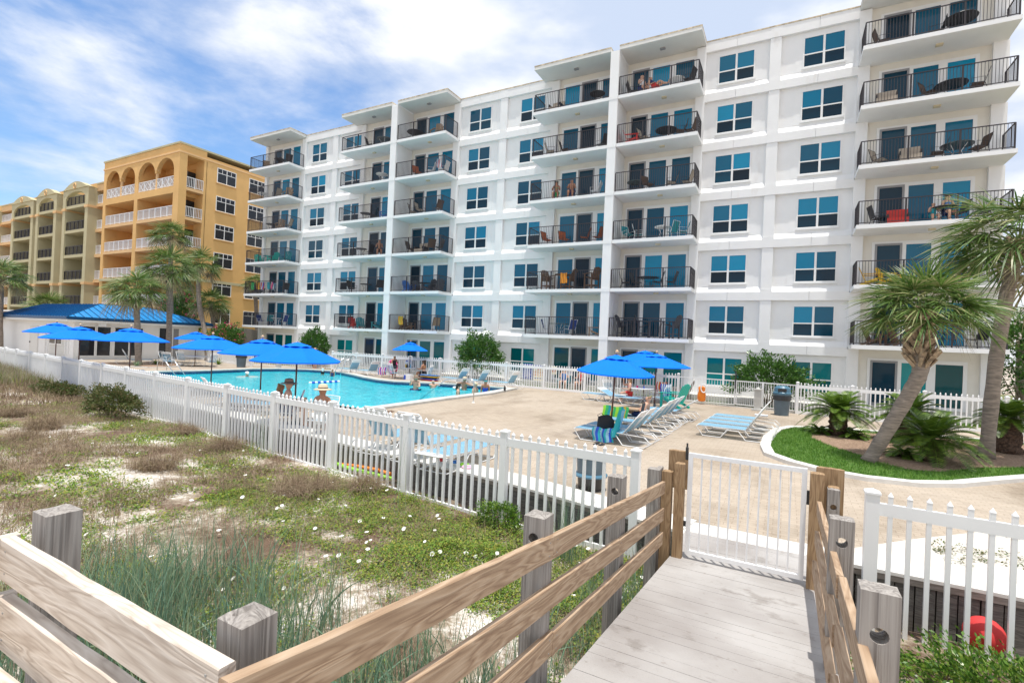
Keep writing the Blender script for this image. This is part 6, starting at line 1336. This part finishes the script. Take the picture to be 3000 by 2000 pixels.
# ------------------------------------------------------------------ sago palms
def sago(label, x, y, h, r, nl=46, seed=0, pups=0, tr=.22):
    t = thing('sago_palm', label, 'cycad', (x, y, .05), 0, 'sago palms in the planted island'); m = MB(); n = 9
    prof = [(tr*.8, -.05)]+[(tr*(1+.10*(i % 2))*(1-.1*i/n), h*i/n) for i in range(n+1)]+[(.03, h+.04)]
    m.lathe(prof, n=14); m.v = [(a*(1+.12*math.sin(c*40+a*30)), b*(1+.12*math.cos(c*37+b*31)), c) for a, b, c in m.v]; m.build('trunk', M['sago'], t)
    def crown(top, r, nl, lo=.0):
        VV, FF, n0 = [], [], 0
        for i in range(nl):
            ph = i*2.4+random.uniform(-.15, .15); u = i/nl; el = (1.08-1.15*u)*(1-lo*.2)-.1*lo; L = r*random.uniform(.85, 1.08); K = 9
            s = np.linspace(0, 1, K); horiz = np.cos(el)*s+.0; bend = .62*s**2
            hx = L*(horiz*(1-.1*s)); hz = L*(np.sin(el)*s-bend*(.5+.5*math.cos(el))*.75)
            sp = np.stack([top[0]+hx*math.cos(ph), top[1]+hx*math.sin(ph), top[2]+hz], 1)
            nlf = 26; q = np.linspace(.14, 1, nlf); cpt = np.stack([np.interp(q, s, sp[:, k]) for k in range(3)], 1)
            tang = np.gradient(cpt, axis=0); tang /= np.linalg.norm(tang, axis=1, keepdims=True); sd = np.cross(tang, [0, 0, 1]); sd /= np.maximum(1e-3, np.linalg.norm(sd, axis=1, keepdims=True)); nr = np.cross(sd, tang)
            ll = r*.20*np.sin(PI*np.clip(q*.93+.05, 0, 1))**.6
            for g in (-1, 1):
                dirs = g*sd*.85+tang*.5+nr*.28; tt = np.array([0, .5, 1]); P = cpt[:, None]+dirs[:, None]*(ll[:, None]*tt)[..., None]; P[..., 2] -= .10*ll[:, None]*tt**2
                v, f = strips(P, np.array([.5, 1, .1])[None]*np.full((nlf, 1), .011+.004*r), tang); VV.append(v); FF.append(f+n0); n0 += len(v)
            v, f = strips(sp[None], np.linspace(.012, .004, K)[None], np.array([[-math.sin(ph), math.cos(ph), 0]])); VV.append(v); FF.append(f+n0); n0 += len(v)
        return np.vstack(VV), np.vstack(FF)
    v, f = crown((0, 0, h), r, nl); fastmesh('crown', v, f, M['sagol'], t)
    for i in range(pups):
        a = i*2.3+seed; v, f = crown((math.cos(a)*(tr+.28), math.sin(a)*(tr+.28), .08), r*.5, 20, 1); fastmesh('pup', v, f, M['sagol'], t)
    return t
sago('sago palm with a stout trunk at the left end of the island', 1.55, 20.0, .75, 1.3, nl=56, pups=3, tr=.26, seed=1)
sago('dark sago palm standing behind the leaning trunk', 3.45, 20.2, .85, 1.3, pups=2, tr=.27, seed=2)
sago('big bright sago palm right of the leaning trunk, nearest the camera', 3.35, 16.75, .55, 1.35, nl=50, pups=1, tr=.25, seed=3)
sago('sago palm half hidden behind the tall trunk at the right', 5.75, 20.0, 1.0, 1.1, pups=0, tr=.3, seed=4)
def tuft(name, label, cat, loc, r, n=60, m='sagol', w=.02, h=.8, group=None):
    t = thing(name, label, cat, loc, 0, group); a = rng.random(n)*2*PI; el = rng.uniform(.3, 1.4, n); L = r*rng.uniform(.6, 1, n); K = 5; s = np.linspace(0, 1, K)
    hx = (np.cos(el)*L)[:, None]*s; hz = (np.sin(el)*L*h)[:, None]*s-(.25*L)[:, None]*s**2.5
    P = np.stack([hx*np.cos(a)[:, None], hx*np.sin(a)[:, None], hz], -1); v, f = strips(P, np.full((n, 1), w)*np.array([1, .9, .7, .45, .05]), np.stack([-np.sin(a), np.cos(a), 0*a], 1)); fastmesh('leaves', v, f, M[m], t); return t
tuft('young_palm', 'low spiky plant in the mulch between the two big clubhouse palms', 'plant', (-39.6, 19.6, 0), .95); tuft('young_palm', 'low spiky plant at the foot of the shaggy palm', 'plant', (-38.0, 17.6, 0), .9, m='oats'); tuft('young_palm', 'small spiky plant under the round table umbrella', 'plant', (-38.6, 23.5, 0), 1.1)
# ------------------------------------------------------------------ shrubs
def shrub(name, label, cat, loc, rad, n, m, leaf=.045, stems=7, lump=.35, group=None, top=None, extra=None, hollow=.55, seed=0):
    t = thing(name, label, cat, loc, 0, group); rx, ry, rz = rad; dirs = rvec(n); dirs[:, 2] = np.abs(dirs[:, 2])*1.0-.35*(rng.random(n) < .45); dirs /= np.linalg.norm(dirs, axis=1, keepdims=True)
    off = np.array([noise.noise(Vector(d)*2.3+Vector((seed*3.1, 0, 0)))+.55*noise.noise(Vector(d)*5.5+Vector((seed, 2, 0))) for d in dirs]); rr = (1+lump*off)*(hollow+(1-hollow)*rng.random(n)**.5)
    k = np.array([noise.noise(Vector(d)*7+Vector((0, seed, 4))) for d in dirs]); keep = (k > -.22) | (rng.random(n) < .3); dirs, rr = dirs[keep], rr[keep]; n = len(rr)
    C = dirs*rr[:, None]*np.array([rx, ry, rz])+np.array([0, 0, rz*.75]); C[:, 2] = np.maximum(C[:, 2], .03)
    A = rvec(n); A = A*.6+dirs*.8; A /= np.linalg.norm(A, axis=1, keepdims=True); Bv = np.cross(A, rvec(n)); Bv /= np.linalg.norm(Bv, axis=1, keepdims=True); sz = leaf*rng.uniform(.7, 1.4, n)[:, None]
    v, f = quads(C, A*sz, Bv*sz*.42); cr_ = fastmesh('foliage', v, f, M[m], t)
    mb = MB()
    for i in range(stems):
        a = 2*PI*i/stems+.4; e = Vector((math.cos(a)*rx*.55, math.sin(a)*ry*.55, rz*1.0)); mb.tube([(0, 0, 0), e*.5+Vector((0, 0, -.05)), e], [.03, .022, .01], 5)
    mb.build('stems', M['bark'], t)
    if extra:
        mm, cnt, size = extra; d = rvec(cnt); d[:, 2] = np.abs(d[:, 2]); cc = np.repeat(d, 6, 0)*np.array([rx, ry, rz])*1.02+np.array([0, 0, rz*.75])+rng.normal(0, size*1.3, (cnt*6, 3)); A = rvec(len(cc)); Bv = np.cross(A, rvec(len(cc))); v, f = quads(cc, A*size, Bv*size); fastmesh('blossom', v, f, M[mm], t)
    return t
p = aty(721, 800, 28.0); shrub('round_shrub', 'round dark green shrub before the left end of the white building', 'shrub', (p.x, 28.0, 0), (1.15, 1.1, 1.8), 6500, 'leafs', .08, seed=1)
p = aty(1100, 815, 27.9); shrub('round_shrub', 'broad green shrub by the far fence, left of the notices', 'shrub', (p.x, 27.9, 0), (1.6, 1.0, 1.8), 8500, 'leafs', .08, seed=2, lump=.5)
p = aty(1768, 850, 27.9); shrub('round_shrub', 'open branched shrub behind the bar fence gate', 'shrub', (p.x, 27.9, 0.1), (1.75, 1.0, 1.35), 8500, 'leafs', .075, seed=3, lump=.5, stems=12)
p = aty(520, 770, 27.0); shrub('oleander', 'oleander with pink flowers at the right end of the clubhouse', 'shrub', (p.x, 27.0, 0), (1.6, 1.4, 1.9), 5000, 'leafs', .09, seed=4, extra=('pinkfl', 55, .05))
shrub('oleander', 'pink flowering oleander rising above the clubhouse roof behind the palms', 'shrub', (-52.5, 27.8, 0), (2.6, 1.6, 3.6), 4500, 'leafs', .12, seed=5, extra=('pinkfl', 70, .07))
p = aty(2345, 790, 30); shrub('oleander', 'tall green shrub with pale blossom at the right edge', 'shrub', (9.6, 31, 0), (2.4, 1.4, 2.9), 8500, 'leafs', .09, seed=6, extra=('whitefl', 110, .06))
def hedge(label, x0, x1, y0, y1, h, n, seed=0):
    t = thing('hedge', label, 'hedge', ((x0+x1)/2, y0, 0)); C = np.stack([rng.uniform(x0, x1, n), rng.uniform(y0, y1, n), rng.uniform(.1, h, n)], 1); side = rng.random(n); C[side < .45, 1] = y0+rng.normal(0, .05, (side < .45).sum()); C[side > .7, 2] = h+rng.normal(0, .04, (side > .7).sum())
    C -= np.array(t.location); A = rvec(n); Bv = np.cross(A, rvec(n)); s = .075*rng.uniform(.7, 1.3, n)[:, None]; v, f = quads(C, A*s, Bv*s*.45); fastmesh('foliage', v, f, M['leafs'], t); mb = MB()
    for i in range(8): x = x0+(x1-x0)*(i+.5)/8-t.location.x; mb.tube([(x, (y1-y0)/2, 0), (x, (y1-y0)/2, h*.8)], .03, 5)
    mb.build('stems', M['bark'], t)
hedge('clipped hedge behind the picket fence at the right edge', 8.6, 13, 27.6, 28.8, 1.55, 9000)
hedge('darker taller hedge right of the white building', 9.0, 14, 29.2, 30.2, 2.2, 7000)
gb = gz0(-20.2, 9.0); shrub('dune_bush', 'dense green and brown bush growing against the near picket fence', 'bush', (-20.3, 8.75, gb-.05), (1.35, .6, .62), 9000, 'leafb', .04, lump=.6, stems=10, seed=8)
shrub('dune_bush', 'low green bush at the fence foot left of the dense bush', 'bush', (-27.5, 9.75, gz0(-27.5, 9.75)-.1), (1.9, .55, .38), 6000, 'leafb', .045, lump=.6, seed=9)
shrub('dune_bush', 'leafy bush growing through the near pickets beside the bin', 'bush', (-4.2, 7.55, -.62), (.42, .28, .30), 3200, 'leafd', .022, lump=.5, seed=10)
shrub('dune_bush', 'green bush in the lower right corner below the pickets', 'bush', (2.1, 6.2, -.75), (1.2, .6, .4), 9000, 'leafd', .026, lump=.7, seed=11)
# ------------------------------------------------------------------ dune vegetation
def scatter(n, x0, x1, y0, y1, dens=None, margin=.12):
    """random points on the dunes, denser near the camera"""
    X = rng.uniform(x0, x1, n); Y_ = rng.uniform(y0, y1, n); ok = (Y_ < fenceY(X)-margin) & ~((X > -1.25) & (X < .48))
    X, Y_ = X[ok], Y_[ok]
    if dens is not None: k = np.array([dens(x, y) for x, y in zip(X, Y_)]); ok = rng.random(len(k)) < k; X, Y_ = X[ok], Y_[ok]
    Zg = np.array([gz0(x, y) for x, y in zip(X, Y_)]); return np.stack([X, Y_, Zg], 1)
def nz(x, y, s, o=0): return noise.noise(Vector((x*s, y*s, o)))
def dcover(x, y):
    v = nz(x, y, .55, 11)+.6*nz(x, y, 1.6, 3)+.5*nz(x, y, 4, 1); b = .13+.30*max(0, 1-(fenceY(x)-y)/2.2)+(.13 if x > -9 else 0)-(.12 if x < -14 else 0); return max(0, min(1, (v+b)*2.2))
def ddry(x, y):
    v = nz(x, y, .45, 31)+.6*nz(x, y, 1.3, 7); b = .18 if x < -10 else -.1; return max(0, min(1, (v+b)*2.0))
def leafcover(name, label, pts, leaf, m, per=7, h=.07):
    n = len(pts)*per; C = np.repeat(pts, per, 0)+rng.normal(0, 1, (n, 3))*np.array([leaf*2.6, leaf*2.6, 0]); C[:, 2] += rng.random(n)**1.5*h*np.repeat(np.array([.5+1.8*max(0, nz(p_[0], p_[1], 1.7, 55)) for p_ in pts]), per)
    A = rvec(n)*np.array([1, 1, .55]); A /= np.linalg.norm(A, axis=1, keepdims=True); Bv = np.cross(A, rvec(n)*.4+np.array([0, 0, 1])); Bv /= np.linalg.norm(Bv, axis=1, keepdims=True); s = leaf*rng.uniform(.6, 1.3, n)[:, None]
    v, f = quads(C, A*s, Bv*s*.5); return tag(fastmesh(name, v, f, M[m]), label, 'plants', kind='stuff')
def grass(name, label, pts, L, wd, m, lean=.5, per=1, K=4, spread=.05, curl=.5, kind='stuff'):
    n = len(pts)*per; C = np.repeat(pts, per, 0)+rng.normal(0, spread, (n, 3))*np.array([1, 1, 0]); a = rng.random(n)*2*PI; ln = L*rng.uniform(.45, 1.1, n); le = np.abs(rng.normal(lean, lean*.6, n)); s = np.linspace(0, 1, K)
    d = np.stack([np.cos(a), np.sin(a), 0*a], 1); P = C[:, None]+np.array([0, 0, 1])[None, None]*(ln[:, None]*(s-curl*np.clip(le, 0, 1)[:, None]*s**2))[..., None]+d[:, None]*((ln*le)[:, None]*s**1.7)[..., None]
    W = wd*np.interp(s, [0, .4, 1], [1, .85, .08])[None]*rng.uniform(.6, 1.2, (n, 1)); sd = np.stack([-np.sin(a)+.6*rng.normal(size=n), np.cos(a)+.6*rng.normal(size=n), .15*rng.normal(size=n)], 1); sd /= np.linalg.norm(sd, axis=1, keepdims=True)
    v, f = strips(P, W, sd); o = fastmesh(name, v, f, M[m]); return tag(o, label, 'grass', kind=kind)
leafcover('ground_cover', 'low green creepers covering the sand inside the near fence', np.vstack([scatter(17000, -9.5, -1.2, 2.4, 8, dcover), scatter(2500, -5, -1.2, 5, 7.8, lambda x, y: 1)]), .021, 'cover', per=9, h=.14)
leafcover('ground_cover', 'green creepers on the dunes farther along the fence', scatter(19000, -24, -9, 1.5, 10.4, dcover), .032, 'cover', per=8, h=.15)
leafcover('ground_cover', 'distant green creepers at the left end of the dunes', scatter(9000, -50, -24, 2, 12.4, dcover), .055, 'cover', per=7, h=.1)
leafcover('ground_cover', 'green creepers in the lower right corner', scatter(2600, .5, 4.5, 1.5, 7.0, lambda x, y: .55+.5*nz(x, y, 1.5, 4)), .018, 'cover', per=9, h=.1)
sp = np.array([(x, y, .02) for x, y in zip(rng.uniform(1.6, 6, 1200), rng.uniform(8.6, 12, 1200)) if y < 8.4+1.02*(x-.9) and nz(x, y, 1.6, 9) > .12]); leafcover('ground_cover', 'sparse succulents on the white sand bed at the right', sp, .02, 'leafb', per=8, h=.06)
grass('dry_grass', 'brown dead grass matted over the left dunes', np.vstack([scatter(13000, -26, -6, 1.8, 10.3, ddry)]), .34, .0042, 'dry', lean=.9, per=9, spread=.10)
grass('dry_grass', 'brown grass on the farthest left dunes', scatter(8000, -50, -24, 2.2, 12.3, lambda x, y: .4+.7*ddry(x, y)), .45, .010, 'dry', lean=.7, per=8, spread=.15)
grass('dry_grass', 'wisps of dry grass among the creepers near the ramp', scatter(4500, -9, -1.3, 2.0, 7.7, lambda x, y: .25+.8*max(0, nz(x, y, 1.1, 17))), .30, .0022, 'dry', lean=.8, per=9, spread=.08)
gp_ = scatter(1500, -50, -30, 9, 12.4, lambda x, y: 1); grass('dune_grass', 'tall green and straw grass hiding the left end of the fence', gp_, .75, .008, 'oatdry', lean=.25, per=9, spread=.15); grass('dune_grass', 'green blades mixed into the tall grass at the far left', gp_[::2], .6, .012, 'cover', lean=.3, per=8, spread=.2)
# clumps against the fence and by the posts
for (x, y, r, n, L, lab) in [(-12.9, 8.2, .45, 420, .5, 'brown grass clump at the fence foot below the brown hat man'), (-15.6, 8.55, .6, 520, .38, 'dark dried clump beside the fence, left of centre'), (-8.3, 6.9, .9, 620, .5, 'arching dry tussock left of the ramp, halfway to the fence'), (-19.3, 6.6, .55, 420, .6, 'straw tussock with dark centre on the left dune'),
                             (-17.5, 5.6, .5, 380, .5, 'second straw tussock, nearer than the first'), (-22.5, 6.8, .7, 420, .5, 'wide brown tussock on the far left dune'), (-7.4, 7.6, .35, 260, .45, 'small dry tussock against the pickets right of the noodle'), (-12.4, 6.2, .6, 420, .4, 'flattened brown tussock in the middle of the dune')]:
    a = rng.random(n)*2*PI; rr = r*.6*rng.random(n)**.5; P_ = np.stack([x+rr*np.cos(a), y+rr*np.sin(a), np.full(n, gz0(x, y))], 1)
    o = grass('grass_tussock', lab, P_, L*1.15, .0045, 'dry', lean=.95, per=3, spread=.08, kind=None, curl=.7, K=5); o['category'] = 'grass tussock'; del_ = o
for (x, y, n, L, lab) in [(-2.75, 6.9, 90, 1.15, 'tall grass stalks rising through the last fence panel by the gate'), (-11.6, 8.25, 26, 1.5, 'few long reed stalks before the fence under the big umbrella'), (-5.9, 6.9, 9, 1.9, 'single tall reed stalk before the middle of the near fence')]:
    P_ = np.stack([x+rng.normal(0, .16, n), y+rng.normal(0, .12, n), np.full(n, -.5)], 1); o = grass('tall_reeds', lab, P_, L, .004, 'oats', lean=.2, spread=.02, curl=.2, kind=None, K=6); o['category'] = 'reeds'
# sea oats close to the platform
def doats(x, y): return max(0, min(1, .85-abs(y-(2.35-.06*(x+4)))/2.0+.7*nz(x, y, 1.3, 23)))
op = scatter(5200, -6.6, -1.45, .95, 4.2, doats)
grass('sea_oats', 'blue green sea oats growing thickly outside the lower left railing', op, 1.16, .0058, 'oats', lean=.28, per=2, spread=.05, curl=.3, K=6)
grass('sea_oats', 'broad bent sea oat blades among the finer ones', op[::11], 1.2, .015, 'oats', lean=.5, per=2, spread=.06, curl=.75, K=9)
grass('dry_reeds', 'straw coloured stalks among the sea oats', op[::2], .85, .0028, 'oatdry', lean=.45, per=3, spread=.08, K=5)
rp = scatter(500, .55, 2.6, 1.6, 6.6, lambda x, y: .6); grass('sea_oats', 'thin green blades beside the right hand posts', rp, .42, .003, 'cover', lean=.5, per=3, spread=.08, K=5)
rp = scatter(420, -2.2, -1.3, 3.2, 7.2, lambda x, y: .8); grass('sea_oats', 'thin green blades along the left edge of the ramp', rp, .5, .004, 'oats', lean=.35, per=4, spread=.08, K=5)
# morning glories: many alike white flowers
def flower_mesh():
    mb = MB(); n = 10; vs = [(0, 0, .0)]
    for k in range(n): a = 2*PI*k/n; vs.append((.014*math.cos(a), .014*math.sin(a), .02))
    for k in range(n): a = 2*PI*k/n; q = .036*(1+.06*(k % 2)); vs.append((q*math.cos(a), q*math.sin(a), .032-.003*(k % 2)))
    mb.add(vs, [(0, 1+k, 1+(k+1) % n) for k in range(n)]+[(1+k, 1+n+k, 1+n+(k+1) % n, 1+(k+1) % n) for k in range(n)]); return mb
fp = np.vstack([scatter(75, -9, -1.6, 3.4, 7.8, lambda x, y: .4+dcover(x, y)), scatter(80, -20, -8, 3.5, 9.4, lambda x, y: .3+dcover(x, y))]); f0 = None
for p_ in fp:
    if f0 is None: f0 = flower_mesh().build('beach_flower', M['flower']); o = f0
    else: o = f0.copy(); COL.objects.link(o)
    o.location = (p_[0], p_[1], p_[2]+.09); o.rotation_euler = (random.uniform(-.1, .75), random.uniform(-.3, .3), random.uniform(-.6, .6)); s_ = random.uniform(.65, 1.05); o.scale = (s_, s_, s_)
    tag(o, 'white funnel shaped flower on the green dune creepers', 'flower', 'white flowers scattered over the dune creepers')
# island turf and lawn blades
def inpoly(x, y, P):
    c = False; j = len(P)-1
    for i in range(len(P)):
        if (P[i][1] > y) != (P[j][1] > y) and x < (P[j][0]-P[i][0])*(y-P[i][1])/(P[j][1]-P[i][1])+P[i][0]: c = not c
        j = i
    return c
tp_ = [(x, y, .04) for x, y in zip(rng.uniform(-.4, 8, 15000), rng.uniform(13.4, 22.6, 15000)) if inpoly(x, y, ISL) and (not inpoly(x, y, MUL))]
tp_ = np.array(tp_); grass('island_grass', 'short bright green turf on the planted island', tp_, .10, .006, 'turf', lean=.5, per=7, spread=.04, K=3)
mp_ = np.array([(x, y, .06) for x, y in zip(rng.uniform(.5, 9.6, 5000), rng.uniform(14.9, 23, 5000)) if inpoly(x, y, MUL)]); mn = len(mp_)*3; C = np.repeat(mp_, 3, 0)+rng.normal(0, .05, (mn, 3))*np.array([1, 1, .15]); A = rvec(mn)*np.array([1, 1, .25]); Bv = np.cross(A, [0, 0, 1]); s_ = .05*rng.uniform(.5, 1.3, mn)[:, None]
v, f = quads(C, A*s_, Bv*s_*.16); tag(fastmesh('pine_straw', v, f, M['dry']), 'pine straw mulch strewn round the sago palms', 'mulch', kind='stuff')
lp = np.array([(x, y, .012) for x, y in zip(rng.uniform(-30, 13, 7000), rng.uniform(27.55, 28.3, 7000))]); grass('lawn_grass', 'thin grass strip between the far fence and the terrace', lp, .12, .01, 'turf', lean=.5, per=3, spread=.08, K=3)
